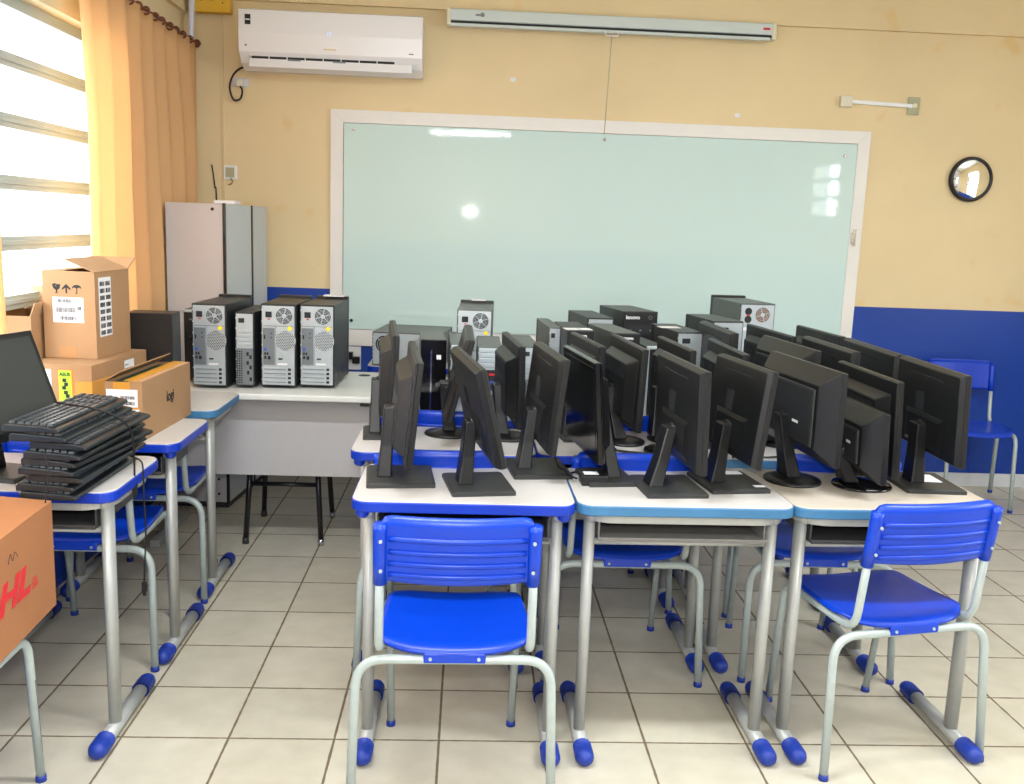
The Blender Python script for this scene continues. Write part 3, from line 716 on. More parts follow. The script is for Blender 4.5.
# island of computers
tower('computer lying on its side beside the board, vent and socket on its back', .478, 2.405, .375, .40, .182, -6, style=9, lip=False, case=M_CASEG)
tower('glossy black upright computer with a silver line and round button', .797, 1.165, .100, .36, .30, 4, view='front', style=1, case=M_CASEG)
tower('slim computer with bare silver bays right of the glossy black one', .912, 1.160, .086, .37, .29, 2, style=3, lip=False, case=M_CASEG)
tower('slim computer showing open silver bays and colourful ports', 1.022, 1.165, .098, .36, .28, 0, style=3, lip=False, case=M_CASEG)
tower('tower rising alone behind the bare bays, spoked fan and white tag on top', .930, 1.740, .162, .40, .375, -2, case=M_CASEG)
tower('slim computer with perforated back behind the humped monitor', 1.190, 1.170, .085, .38, .285, 3, style=1, lip=False, case=M_CASEG)
tower('narrow pale grey computer left of two black slim ones', 1.330, 1.460, .055, .38, .335, 4, style=1, lip=False, case=M_CASEG)
tower('black slim computer with white labels on its top', 1.395, 1.300, .110, .36, .34, 4, view='front', style=3)
tower('black computer with silver power socket behind the labelled slim one', 1.535, 1.760, .125, .38, .352, 8, style=1, lip=False)
tower('black computer nearest the board in the middle, maker name in white on its front', 1.722, 1.900, .172, .34, .375, 12, view='front', style=2)
tower('black slim computer with white lettering below the one nearest the board', 1.592, 1.300, .108, .38, .335, 10, view='front', style=3, case=M_CASEG)
tower('black computer with silver edge around its front, middle of the third row', 1.718, 1.240, .095, .34, .290, 9, view='front', style=4)
tower('slim black computer with ports and a green plug, papers on its top', 1.862, 1.330, .115, .34, .345, 8, style=1, lip=False)
tower('large dark tower behind the flat-backed monitors, ports glinting on top', 2.105, 1.690, .150, .34, .362, 9, style=1, lip=False)
tower('big tower with gold-toned fan and two round sockets against the board', 2.372, 2.200, .190, .42, .41, 7, style=2, case=M_CASEG)

# details of the tower lying down
lying = [o for o in bpy.data.objects if o.get('label', '').startswith('computer lying')][0]
y1 = -.201
fan(lying, -.125, y1-.001, .118, .045, 3, 3)
MB().add(box(-.135, -.100, y1-.003, y1, .015, .052)).build('power_socket', M_HOLE, lying)
mesh_vent(lying, .07, y1-.001, .105, .055)
# paper things on tops
tag(MB().add(box(0, .10, 0, .07, 0, .004)).build('paper_sheet', M_PAPER), 'folded white sheet lying on the right tower of the teacher desk', 'paper').location = (.275, 2.045, 1.1475)
tag(MB().add(box(-.035, .035, -.03, .03, 0, .003)).build('paper_tag', M_PAPER), 'white tag lying on top of the tower rising alone behind the bare bays', 'paper').location = (1.03, 2.105, 1.148)
for i, (x, y, z, s, l) in enumerate([(1.415, 1.35, 1.1005, .03, 'left white label on top of the labelled slim computer'), (1.475, 1.36, 1.1005, .025, 'right white label on top of the labelled slim computer'), (1.86, 1.50, 1.1055, .045, 'crumpled white paper on the slim computer with the green plug')]):
    o = tag(MB().add(box(-s, s, -.03, .03, 0, .0015)).build('paper_label', M_PAPER), l, 'paper'); o.location = (x, y, z); o.rotation_euler = (0, 0, .15)

# ------------------------------------------------------------------ teacher's desk
t = empty('teacher_desk', (.155, 1.885, 0)); tag(t, 'long grey teacher desk with white rounded top carrying four computers', 'desk')
x0, x1, y0, y1 = -.64, .425, -.355, .355
tp = MB().add(prism(outline(x1-x0, y1-y0, .02, 3), .722, .752), M=T(((x0+x1)/2, 0, 0))).build('desktop', M_TTOP, t, .008, 3)
MB().add(cyl((.315, .235, .7515), (.315, .235, .7530), .03, n=24)).build('cable_hole', M_HOLE, tp)
MB().add(box(x0+.03, x1-.035, -.235, -.217, .352, .722)).build('modesty_panel', M_TPANEL, t, .002)
MB().add(box(x1-.075, x1-.035, -.26, .24, .690, .722)).build('support_rail', M_BLK, t)
MB().add(box(x0+.035, x0+.075, -.26, .24, .690, .722)).build('support_rail', M_BLK, t)
for xx in (x1-.055, x0+.055):
    MB().add(box(xx-.018, xx+.018, -.02, .03, .03, .69)).build('leg', M_STEEL, t, .004)
    MB().add(box(xx-.022, xx+.022, -.25, .25, 0, .035)).build('foot', M_STEEL, t, .004)

# black metal chair under it
t = empty('metal_chair', (.137, 1.93, 0)); tag(t, 'black metal chair behind the teacher desk, only its legs in view', 'chair')
for sx, sy, fx, fy in ((-1, -1, -.172, -.21), (1, -1, .180, -.213), (-1, 1, -.176, .215), (1, 1, .172, .218)):
    lg = MB().add(tube([(fx, fy, .02), (fx*.86, fy*.82, .44)], .013, 10), smooth=True).build('leg', M_BLK, t)
    MB().add(cyl((fx, fy, 0), (fx, fy, .03), .016, .014, 10), smooth=True).build('foot_cap', M_CHROME if sx > 0 else M_BLACKT, lg)
MB().add(tube([(-.160, -.185, .285), (.165, -.187, .285)], .011, 8), smooth=True).build('cross_bar', M_BLK, t)
MB().add(stack([(outline(.36, .38, .05), .44), (outline(.38, .40, .06), .455), (outline(.37, .39, .06), .48)])).build('seat', M_BLK, t)
for s in (-1, 1): MB().add(tube([(s*.15, .19, .44), (s*.155, .235, .70)], .011, 8), smooth=True).build('back_post', M_BLK, t)
MB().add(box(-.165, .165, .222, .240, .56, .70)).build('backrest', M_BLK, t, .008)

# ------------------------------------------------------------------ cabinet
a = D(-5); t = empty('steel_cabinet', (-.368, 2.62, 0), a); tag(t, 'tall pale grey cabinet with black edge strips in the left corner', 'cabinet')
MB().add(box(-.15, .148, -.34, .37, .03, 1.572)).build('body', M_CAB, t, .002)
MB().add(box(-.148, .146, -.335, .365, 0, .03)).build('plinth', M_BLACKT, t)
MB().add(box(.141, .155, -.346, -.330, .02, 1.576)).build('edge_strip', M_BLK, t, .002)
MB().add(box(.1475, .154, .085, .105, .02, 1.573)).build('edge_strip', M_BLK, t, .001)
MB().add(box(.1475, .150, -.326, .083, .03, 1.568)).build('side_panel', M_CABL, t)
MB().add(box(.1475, .150, .107, .366, .03, 1.566)).build('side_panel', M_CABL, t)
MB().add(cyl((.09, -.340, 1.545), (.09, -.345, 1.545), .008, n=14)).build('lock', M_BLK, t)
for z in (.075, .155): MB().add(cyl((.10, -.340, z), (.10, -.343, z), .007, n=12)).build('bolt', M_BLK, t)
tag(MB().add(box(-.055, .055, -.06, .06, 0, .018)).build('white_tray', M_WHITE, None, .003), 'flat white box lying on top of the grey cabinet', 'box').location = (-.29, 2.50, 1.574)

# ------------------------------------------------------------------ air conditioner
t = empty('air_conditioner', (.19, 3.085, 2.30)); tag(t, 'white split air conditioner high on the wall at the left', 'air conditioner')
W2 = .497
def prof_body(pts, x0, x1):
    n = len(pts); v = [(x0, y, z) for y, z in pts]+[(x1, y, z) for y, z in pts]
    return v, [tuple(range(n)), tuple(range(2*n-1, n-1, -1))]+[(i, n+i, n+(i+1) % n, (i+1) % n) for i in range(n)]
pr = [(0, .02), (0, .315), (-.19, .325), (-.215, .31), (-.222, .20), (-.218, .095), (-.175, .045), (-.10, .015)]
MB().add(prof_body(pr, -W2, W2)).build('body', M_ACW, t, .006, 3)
fp = MB().add(prof_body([(-.215, .092), (-.2225, .10), (-.226, .20), (-.218, .318), (-.19, .328), (-.19, .318), (-.212, .30)], -W2-.001, W2+.001)).build('front_panel', M_ACW, t, .003, 3)
MB().add(box(-W2+.055, W2-.15, -.205, -.196, .066, .092)).build('air_slot', M_HOLE, t)
fl = MB().add(box(-W2+.055, W2-.055, -.003, .003, -.05, 0), M=T((0, -.208, .066)) @ Rx(D(-22))).build('flap', M_ACW, t, .002)
vn = MB()
for k in range(9): vn.add(box(-W2+.06+k*.098, -W2+.064+k*.098, -.212, -.19, .03, .085))
vn.build('louvre_vanes', M_WHITE, t)
for xx in (-.20, .045): MB().add(box(xx-.035, xx+.035, -.214, -.208, .058, .068)).build('flap_hinge', M_SILVER2, t)
sk = MB().add(box(-.462, -.432, -.2255, -.2225, .24, .292)).build('rating_sticker', M_INK, fp)
MB().add(box(-.459, -.435, -.2262, -.2254, .262, .268)).build('sticker_line', M_PAPER, sk)
mat('display_led', (190, 200, 255), .5, emit=(150, 170, 255), es=1.2)
text_part('display_digits', '17', .028, MATS['display_led'], fp, T((-.01, -.2262, .205)) @ FRONT)
MB().add(box(-.04, .03, -.2242, -.2225, .123, .130)).build('maker_badge', mat('gold_badge', (226, 200, 150), .4), fp)
MB().add(box(.425, .45, -.2242, -.2225, .118, .124)).build('corner_badge', M_GREYINK, fp)
MB().add(cyl((-.458, -.2225, .132), (-.458, -.2245, .132), .006, n=12)).build('sensor', M_GREYINK, fp)

# power outlet + plug + cable of the air conditioner
t = empty('wall_outlet', (-.35, 3.088, 2.262)); tag(t, 'white wall outlet with a plug just below the air conditioner', 'outlet')
MB().add(box(-.045, .045, -.014, 0, -.022, .022)).build('cover_plate', M_PIPE, t, .003)
MB().add(box(-.014, .02, -.048, -.014, -.026, .012)).build('plug', M_IVORY, t, .005)
c = MB().add(tube(spline([(-.29, 3.05, 2.345), (-.34, 3.045, 2.335), (-.385, 3.05, 2.295), (-.405, 3.055, 2.23), (-.385, 3.055, 2.165), (-.345, 3.05, 2.17), (-.333, 3.045, 2.215), (-.345, 3.045, 2.24)]), .0055, 8), smooth=True).build('hanging_cable', M_CABLE)
tag(c, 'black power cord looping from the air conditioner to its outlet', 'cord')
t = empty('switch_box', (-.412, 3.088, 1.76)); tag(t, 'small open white switch box with loose wires left of the board', 'switch')
MB().add(box(-.04, .035, -.015, 0, -.04, .04)).build('cover_plate', M_WHITE, t, .003)
MB().add(box(-.028, .022, -.0165, -.0145, -.028, .028)).build('mechanism', M_PLATEG, t)
MB().add(tube(spline([(0, -.016, -.03), (.012, -.02, -.05), (.002, -.022, -.065), (-.012, -.02, -.068)]), .0025, 6), smooth=True).build('loose_wire', M_WOOD, t)
c = MB().add(tube(spline([(-.52, 3.083, 1.80), (-.505, 3.083, 1.68), (-.495, 3.083, 1.50), (-.49, 3.083, .02)]), .004, 6), smooth=True).build('thin_cable', M_CABLE)
tag(c, 'thin dark cable hanging beside the curtain above the cabinet', 'cable')
# low outlet under the board left end
t = empty('wall_outlet', (.275, 3.088, .70)); tag(t, 'low white outlet with black adaptors under the left end of the board', 'outlet')
MB().add(box(-.075, .07, -.012, 0, -.07, .07)).build('cover_plate', M_WHITE, t, .003)
MB().add(box(-.05, .025, -.05, -.012, -.005, .04)).add(box(.02, .065, -.04, -.012, -.03, .012)).build('adaptor', M_BLK, t, .004)
t = empty('wall_outlet', (.47, 3.088, .36)); tag(t, 'small outlet low on the blue wall behind the second-row monitor', 'outlet')
MB().add(box(-.05, .05, -.012, 0, -.035, .035)).build('cover_plate', M_SILVER, t, .003)
MB().add(box(-.02, .02, -.014, -.012, -.015, .015)).build('socket_face', M_HOLE, t)

# ------------------------------------------------------------------ whiteboard
t = empty('glass_whiteboard', (1.74, 3.088, .776)); tag(t, 'pale green frosted glass whiteboard with white wooden frame', 'whiteboard')
bx0, bx1, bz0, bz1 = .161-1.74, 3.319-1.74, 0, 2.138-.776; ix0, ix1, iz0, iz1 = .235-1.74, 3.245-1.74, .098, 2.065-.776
def mitre(a, b, c, d):
    y = -.022; v = [(p[0], y, p[1]) for p in (a, b, c, d)]+[(p[0], 0, p[1]) for p in (a, b, c, d)]
    return v, [(0, 1, 2, 3), (7, 6, 5, 4), (0, 4, 5, 1), (1, 5, 6, 2), (2, 6, 7, 3), (3, 7, 4, 0)]
for nm, q in (('frame_rail', [(bx0, bz1), (ix0, iz1), (ix1, iz1), (bx1, bz1)]), ('frame_rail', [(bx0, bz0), (bx1, bz0), (ix1, iz0), (ix0, iz0)]), ('frame_stile', [(bx0, bz0), (ix0, iz0), (ix0, iz1), (bx0, bz1)]), ('frame_stile', [(ix1, iz0), (bx1, bz0), (bx1, bz1), (ix1, iz1)])):
    q = [(x+(.0007 if x > 0 else -.0007)*0, z) for x, z in q]
    MB().add(mitre(*q)).build(nm, M_FRAMEW, t, .0015)
MB().add(box(bx0+.02, bx1-.02, -.006, 0, .02, bz1-.02)).build('backing', M_FRAMEW, t)
gl = MB().add(box(ix0+.004, ix1-.004, -.030, -.018, iz0+.004, iz1-.004)).build('glass_panel', M_BOARD, t, .001)
for px, pz in ((.29, 2.03), (1.744, 2.029), (3.17, 1.99), (.29, .93), (3.17, .93)):
    MB().add(cyl((px-1.74, -.030, pz-.776), (px-1.74, -.042, pz-.776), .011, .009, 14), smooth=False).build('standoff', M_CHROME, gl, .001)
c = MB().add(box(-.006, .012, -.008, 0, -.05, .05)).add(box(-.014, -.006, -.006, 0, -.04, .03)).build('latch', M_CHROME, t); c.location = (3.27-1.74, -.024, 1.52-.776)

# ------------------------------------------------------------------ projection screen case
a0, a1 = Vector((.835, 2.672)), Vector((2.665, 2.655))
t = empty('projection_screen', (1.75, 3.04, 2.655)); tag(t, 'rolled-up projection screen in a long pale grey case above the board', 'projection screen')
MB().add(box(-.925, .925, -.035, .04, -.016, .048)).build('case', M_SCASE, t, .008, 3)
MB().add(box(-.925, .915, -.030, .02, -.028, -.018)).build('slot', M_HOLE, t)
MB().add(box(-.918, .905, -.036, .0, -.046, -.029)).build('bottom_bar', M_SCASE, t, .004)
for s in (-1, 1): MB().add(box(s*.925-.012, s*.925+.012, -.037, .042, -.040, .05)).build('end_cap', M_IVORY, t, .004)
MB().add(box(-.775, -.725, -.0365, -.0345, .012, .022)).add(box(-.745, -.728, -.0368, -.0345, .008, .030)).build('maker_mark', M_GREYINK, t)
MB().add(box(.86, .90, -.0365, -.0345, .010, .022)).build('red_mark', M_RED, t)
MB().add(tube([(-.042, -.037, -.040), (-.038, -.039, -.062), (.030, -.039, -.062), (.034, -.037, -.040)], .004, 6), smooth=True).build('pull_handle', M_WHITE, t)
MB().add(tube([(-.004, -.038, -.064), (-.010, -.036, -.30), (-.016, -.02, -.60)], .0022, 6), smooth=True).build('pull_cord', M_PLATEG, t)

# ------------------------------------------------------------------ wall conduit, clock
t = empty('wall_conduit', (3.35, 3.088, 2.30)); tag(t, 'short white conduit between two small junction boxes at the upper right', 'conduit')
MB().add(box(-.235, -.165, -.035, 0, -.028, .035)).build('junction_box', M_IVORY, t, .003)
MB().add(box(.175, .245, -.012, 0, -.055, .045)).build('cover_plate', M_PLATEG, t, .002)
MB().add(box(-.165, .20, -.022, -.002, -.012, .010), M=Ry(.03)).build('conduit_strip', M_WHITE, t, .002)
MB().add(cyl((.21, -.012, -.005), (.21, -.026, -.005), .014, n=12)).build('cable_plug', M_IVORY, t)
t = empty('wall_clock', (3.948, 3.088, 1.888)); tag(t, 'round black-rimmed wall clock at the right, glass reflecting the windows', 'clock')
X = Rx(PI/2)
MB().add(lathe([(.112, 0), (.128, .004), (.133, .018), (.128, .034), (.118, .040), (.111, .034), (.110, .012)], 48), M=X, smooth=True).build('rim', M_BLK, t)
MB().add(cyl((0, 0, 0), (0, -.014, 0), .113, n=48)).build('dial', M_WHITE, t)
nm = MB()
for k in range(12):
    a = k*PI/6; nm.add(box(-.003, .003, -.0155, -.014, .085, .10 if k % 3 else .105), M=Ry(a))
nm.build('hour_marks', M_INK, t)
MB().add(box(-.003, .003, -.018, -.016, -.015, .055), M=Ry(2.6)).build('hour_hand', M_INK, t)
MB().add(box(-.002, .002, -.020, -.018, -.02, .085), M=Ry(3.1)).build('minute_hand', M_INK, t)
gm = mat('clock_cover_glass', (240, 245, 250), .03, trans=.0); clear_glass(gm)
nt = gm.node_tree
for n in nt.nodes:
    if n.type == 'FRESNEL': n.inputs['IOR'].default_value = 2.6
MB().add(lathe([(0, .036), (.04, .0352), (.08, .033), (.112, .029)], 40), M=X, smooth=True).build('cover_glass', gm, t)

# ------------------------------------------------------------------ ochre box, pipe
t = empty('junction_box', (-.478, 3.055, 2.62)); tag(t, 'ochre painted wall box at the top left beside the white pipe', 'box')
MB().add(box(-.105, .095, -.06, .003, 0, .16)).build('cover', M_OCHRE, t, .004)
s = MB()
for x, z in ((-.06, .06), (0, .062), (.055, .05)): s.add(cyl((x, -.060, z), (x, -.062, z), .004, n=8))
s.build('screw', M_INK, t)
c = MB().add(tube(spline([(-.585, 2.98, 2.72), (-.590, 2.985, 2.62), (-.598, 2.99, 2.50), (-.605, 3.0, 2.43)]), .017, 12), smooth=True).build('drain_pipe', M_PIPE)
tag(c, 'lilac white plastic pipe coming down at the end of the curtain rod', 'pipe')

# ------------------------------------------------------------------ curtains and rod
CX = -.585
def curtain(y0, y1, z0, z1, folds, amp, seed, label, flare=0, group='peach curtains on the window'):
    rnd = random.Random(seed); ny = folds*10; nz = 14
    ph = [rnd.uniform(-.6, .6) for _ in range(folds+2)]; am = [rnd.uniform(.55, 1.15) for _ in range(folds+2)]
    v = []; f = []
    for j in range(nz+1):
        tz = j/nz; z = z1+(z0-z1)*tz
        for i in range(ny+1):
            s = i/ny; k = int(s*folds)
            fr_ = s*folds-k; A = am[k]*(1-fr_)+am[min(k+1, folds)]*fr_
            y = y0+(y1-y0)*s+flare*tz*(s)
            x = CX+amp*A*(.45+.55*min(1, tz*3))*math.sin(2*PI*s*folds+ph[k]*0+.5*math.sin(3*s*PI+tz*1.3))+.008*math.sin(7*s+5*tz)
            v.append((x, y+.012*math.sin(4*PI*s*folds)*tz, z))
    W = ny+1
    for j in range(nz):
        for i in range(ny): a = j*W+i; f.append((a, a+1, a+W+1, a+W))
    o = MB().add((v, f), smooth=True).build('curtain', M_CURT)
    m = o.modifiers.new('solid', 'SOLIDIFY'); m.thickness = .002
    tag(o, label, 'curtain', group); return o
curtain(1.40, 3.00, .80, 2.455, 8, .038, 3, 'peach curtain gathered in folds between window and corner')
curtain(-.45, .66, .9, 2.455, 7, .03, 5, 'peach curtain edge at the far left of the window', flare=.05)
t = empty('curtain_rod', (CX, 1.0, 2.462)); tag(t, 'brown turned curtain rod with rings and a round finial', 'curtain rod')
MB().add(cyl((0, -1.5, 0), (0, 2.045, 0), .008, n=12), smooth=True).build('rod', M_WOOD, t)
MB().add(lathe([(0, -.022), (.012, -.018), (.02, -.008), (.022, 0), (.02, .008), (.012, .018), (0, .022)], 16), M=T((0, 2.06, 0)), smooth=True).build('finial', M_WOOD, t)
for k in range(14): MB().add(ring(.017, .0045), M=T((0, .52+k*.117+random.uniform(-.02, .02), -.004)) @ Rx(PI/2), smooth=True).build('curtain_ring', M_WOOD, t)
MB().add(box(-.115, .0, 1.80, 1.82, -.01, .01)).build('bracket', M_WHITE, t, .003)

# ------------------------------------------------------------------ cardboard boxes
def carton(name, label, cx, cy, z, w, d, h, ang, m=M_CARD, top='closed', cat='cardboard box'):
    t = empty(name, (cx, cy, z), D(ang)); tag(t, label, cat)
    th = .004
    b = MB().add(box(-w/2, w/2, -d/2, d/2, 0, th)).add(box(-w/2, w/2, -d/2, -d/2+th, th, h)).add(box(-w/2, w/2, d/2-th, d/2, th, h))
    b.add(box(-w/2, -w/2+th, -d/2+th, d/2-th, th, h)).add(box(w/2-th, w/2, -d/2+th, d/2-th, th, h))
    b.build('body', m, t)
    def flap(hinge, length, width, angle, axis, nm='flap'):
        # hinge: point of hinge centre, flap extends +X (axis 'x') or +Y before rotation
        if axis == 'x+': M = T(hinge) @ Ry(-angle); g = box(0, length, -width/2, width/2, 0, th*.8)
        if axis == 'x-': M = T(hinge) @ Ry(angle); g = box(-length, 0, -width/2, width/2, 0, th*.8)
        if axis == 'y+': M = T(hinge) @ Rx(angle); g = box(-width/2, width/2, 0, length, 0, th*.8)
        if axis == 'y-': M = T(hinge) @ Rx(-angle); g = box(-width/2, width/2, -length, 0, 0, th*.8)
        return MB().add(g, M=M).build(nm, m if top != 'open' else M_CARDI, t)
    if top == 'closed':
        flap((-w/2, 0, h), w/2-.001, d, 0, 'x+'); flap((w/2, 0, h), w/2-.001, d, 0, 'x-')
    return t, flap
def barcode(mb, x, z, w, h, M, n=22, seed=1):
    r_ = random.Random(seed); xx = x
    while xx < x+w:
        bw = r_.choice((.0008, .0012, .002)); mb.add(box(xx, min(xx+bw, x+w), 0, .0004, z, z+h), M=M); xx += bw+r_.choice((.0008, .0014, .002))
def label_on(parent, x, z, w, h, M, m=M_PAPER, codes=(), lines=0, name='shipping_label', seed=1, vertical=False):
    lb = MB().add(box(x, x+w, 0, .0006, z, z+h), M=M).build(name, m, parent)
    if codes or lines:
        p = MB()
        for k, (a, b, c, d) in enumerate(codes): barcode(p, x+a*w, z+b*h, c*w, d*h, M @ T((0, -.0006, 0)), seed=seed+k)
        r_ = random.Random(seed)
        for k in range(lines): zz = z+h*(.06+.88*k/max(1, lines)); p.add(box(x+.05*w, x+w*(.4+.5*r_.random()), -.0005, -.0001, zz, zz+h*.25/max(1, lines)), M=M)
        p.build('printing', M_INK if not lines else M_GREYINK, lb)
    return lb
# medium box (below)
BW, BD, BH = .245, .47, .2
t, fl = carton('cardboard_box', 'flat brown carton with lime label, under the tall box on the left desks', -.480, 1.100, .76, BW, BD, BH, -5)
FM = T((0, -BD/2-.0008, 0)); RMX = T((BW/2+.0008, 0, 0)) @ Rz(PI/2)
label_on(t, -.088, .06, .060, .125, FM, lines=9, seed=3)
lb = label_on(t, -.003, .055, .058, .13, FM, M_ORANGE, name='orange_label')
lg = MB().add(box(.0, .047, -.0008, 0, .057, .182), M=FM).build('lime_label', M_GREEN, lb)
text_part('maker_lettering', 'ASUS', .017, M_INK, lg, FM @ T((.023, -.0012, .168)) @ FRONT, bold=.0004)
p = MB()
for k, (a, b) in enumerate(((.014, .14), (.020, .125), (.012, .112), (.018, .095), (.024, .082))): p.add(box(a, a+.014, -.0016, -.0008, b, b+.013), M=FM)
p.build('printing', M_INK, lg)
MB().add(box(.060, BW/2+.0008, -.0006, 0, .075, .145), M=FM).build('tape', M_TAPE, t)
MB().add(box(-BD/2, BD/2, -.0006, 0, .075, .145), M=RMX).build('tape', M_TAPE, t)
label_on(t, .03, .10, .085, .085, RMX @ T((0, -.0008, 0)), lines=5, seed=9)
# tall box (upper)
BW2, BD2, BH2 = .200, .29, .325
t, fl = carton('cardboard_box', 'tall brown carton with fragile, arrow and umbrella signs, top of the stack', -.503, 1.165, .9645, BW2, BD2, BH2, -5, top='ajar')
FM = T((0, -BD2/2-.0008, 0)); RM = T((BW2/2+.0008, 0, 0)) @ Rz(PI/2)
fl((BW2/2, 0, BH2), BW2*.62, BD2, D(-22)*-1, 'x-'); fl((-BW2/2, 0, BH2), BW2*.45, BD2, D(3), 'x+'); fl((0, BD2/2, BH2), .09, BW2*.94, D(150), 'y-'); fl((0, -BD2/2, BH2), .09, BW2*.94, D(-4), 'y+')
label_on(t, -.063, .135, .118, .095, FM, codes=((.18, .78, .42, .15), (.12, .40, .60, .20), (.24, .10, .52, .15), (.80, .5, .12, .16)), seed=5)
label_on(t, -.115, .08, .10, .225, RM, codes=tuple((.08+.48*(k % 2), .03+.118*(k//2), .38, .075) for k in range(16)), seed=11)
MB().add(box(-.045, .022, -.0006, 0, .002, .045), M=FM).build('tape', mat('brown_tape', (178, 128, 76), .5), t)
ic = MB(); Q = FM @ T((0, -.0005, .262))
def poly(pts, mb, M):
    n = len(pts); v = [(x, 0, z) for x, z in pts]+[(x, .0005, z) for x, z in pts]
    mb.add((v, [tuple(range(n)), tuple(range(2*n-1, n-1, -1))]+[(i, (i+1) % n, n+(i+1) % n, n+i) for i in range(n)]), M=M)
poly([(-.062, .016), (-.047, .020), (-.050, .010), (-.045, .006), (-.049, .016), (-.030, .016), (-.034, 0), (-.042, -.005), (-.0445, -.014), (-.036, -.017), (-.055, -.017), (-.0475, -.014), (-.0485, -.005), (-.057, 0)], ic, Q)
poly([(-.011, -.017), (-.011, .004), (-.023, -.004), (-.025, .001), (-.008, .018), (.009, .001), (.007, -.004), (-.005, .004), (-.005, -.017)], ic, Q)
poly([(.014, .002)]+[(.032+.018*math.cos(a), .002+.014*math.sin(a)) for a in [PI*(1-k/8) for k in range(1, 8)]]+[(.050, .002), (.041, .006), (.0335, .003), (.0335, -.016), (.029, -.019), (.026, -.015), (.0305, -.014), (.0305, .003), (.023, .006)], ic, Q)
ic.build('handling_symbols', M_INK, t)
# open box at the window
t, fl = carton('cardboard_box', 'open brown carton standing at the window sill, its back flap raised', -.705, 1.10, .7605, .15, .29, .365, 0, top='open')
fl((0, .145, .365), .10, .15, D(62), 'y+'); fl((.075, 0, .365), .05, .29, D(-70)*-1, 'x+', 'flap'); fl((-.075, 0, .365), .05, .27, D(80), 'x-')
# box with brown foam, logi
BW3, BD3, BH3 = .125, .465, .200
t, fl = carton('cardboard_box', 'long brown taped carton with a small brand word, next to the keyboards', -.148, .790, .76, BW3, BD3, BH3, -3, top='ajar')
FM = T((0, -BD3/2-.0008, 0)); RM = T((BW3/2+.0008, 0, 0)) @ Rz(PI/2)
fl((BW3/2, 0, BH3), BW3*.36, BD3, D(1), 'x-'); fl((-BW3/2, 0, BH3), BW3*.5, BD3, D(32), 'x+')
MB().add(box(-.056, .056, -BD3/2+.006, BD3/2-.006, BH3-.03, BH3-.010)).build('foam_insert', M_TEAL, t)
MB().add(box(.0, .040, -BD3/2, BD3/2, BH3+.0036, BH3+.0050)).build('tape', M_TAPE, t)
MB().add(box(-.035, .022, -.0006, 0, .172, .2), M=FM).build('tape', M_TAPE, t)
label_on(t, -.058, .115, .105, .060, FM @ T((0, -.0007, 0)), codes=((.45, .45, .45, .18), (.45, .12, .45, .2)), lines=0, seed=21)
label_on(t, -.015, .055, .066, .055, FM, codes=((.5, .2, .3, .3),), seed=25)
MB().add(box(-.058, .05, -.0006, 0, .108, .117), M=FM).build('tape', M_TAPE, t)
text_part('brand_lettering', 'logi', .052, M_INK, t, T((BW3/2+.0012, .02, .112)) @ RIGHT, bold=.0008)
# big shipping carton on the front chair
BW4, BD4, BH4 = .42, .36, .285
t, fl = carton('cardboard_box', 'big orange-brown shipping carton with red lettering on a chair', -.302, -.345, .475, BW4, BD4, BH4, 3, m=M_CARDD, top='ajar')
fl((BW4/2, 0, BH4), BW4*.5, BD4, D(5), 'x-'); fl((-BW4/2, 0, BH4), BW4*.49, BD4, D(4), 'x+')
text_part('courier_lettering', 'DHL', .098, M_RED, t, T((BW4/2+.0012, -.135, .135)) @ RIGHT @ Matrix.Diagonal((1.5, 1, 1, 1)), shear=.3, bold=.004)
st = MB()
for k in range(3): st.add(box(.030+k*.002, .068-k*.006, 0, .0006, .103+.010*k, .108+.010*k), M=T((BW4/2+.0010, 0, 0)) @ Rz(PI/2))
st.build('lettering_stripes', M_RED, t)
MB().add(tube(spline([(BW4/2+.0006, -.10, .215), (BW4/2+.0006, -.085, .235), (BW4/2+.0006, -.075, .215), (BW4/2+.0006, -.06, .232), (BW4/2+.0006, -.045, .215)]), .0008, 4)).build('pen_scribble', M_INK, t)

# ------------------------------------------------------------------ keyboards
def make_keyboard():
    t = empty('computer_keyboard', (0, 0, 0)); L, Wd = .445, .150
    # long axis +Y
    b = MB(); v = []; f = []
    sec = [(-Wd/2, .0), (-Wd/2, .016), (-Wd/2+.006, .0225), (Wd/2-.03, .0155), (Wd/2-.004, .011), (Wd/2, .007), (Wd/2, 0)]
    n = len(sec); v = [(x, -L/2, z) for x, z in sec]+[(x, L/2, z) for x, z in sec]
    b.add((v, [tuple(range(n)), tuple(range(2*n-1, n-1, -1))]+[(i, n+i, n+(i+1) % n, (i+1) % n) for i in range(n)]))
    b.build('shell', M_KB, t, .003, 2)
    k = MB()
    for r_ in range(6):
        x = -Wd/2+.014+r_*.0192+(.004 if r_ else 0); zt = .0225-(x+Wd/2)*.058
        ks = [(i*.0192, .0165) for i in range(22)] if r_ < 5 else [(0, .03), (.032, .03), (.064, .1), (.168, .03), (.2, .03), (.24, .05), (.30, .05), (.36, .05)]
        for y, w_ in ks:
            if abs(y-.288) < .006 or abs(y-.346) < .006: continue
            c0 = -L/2+.010+y
            k.add(stack([([(x, c0), (x+.0165, c0), (x+.0165, c0+w_), (x, c0+w_)], zt), ([(x+.002, c0+.002), (x+.0145, c0+.002), (x+.0145, c0+w_-.002), (x+.002, c0+w_-.002)], zt+.0065)]))
    k.build('keys', M_KEY, t)
    return t
kb = make_keyboard()
spec = [(-.113, 0, 'lowest'), (-.121, 1.5, 'second from the bottom'), (-.098, -1.5, 'third from the bottom'), (-.116, -5, 'fourth from the bottom'), (-.112, -7, 'fifth from the bottom'), (-.096, -2, 'sixth from the bottom'), (-.083, -2, 'third from the top'), (-.130, -1.5, 'second from the top'), (-.148, -2, 'topmost')]
z = .7615
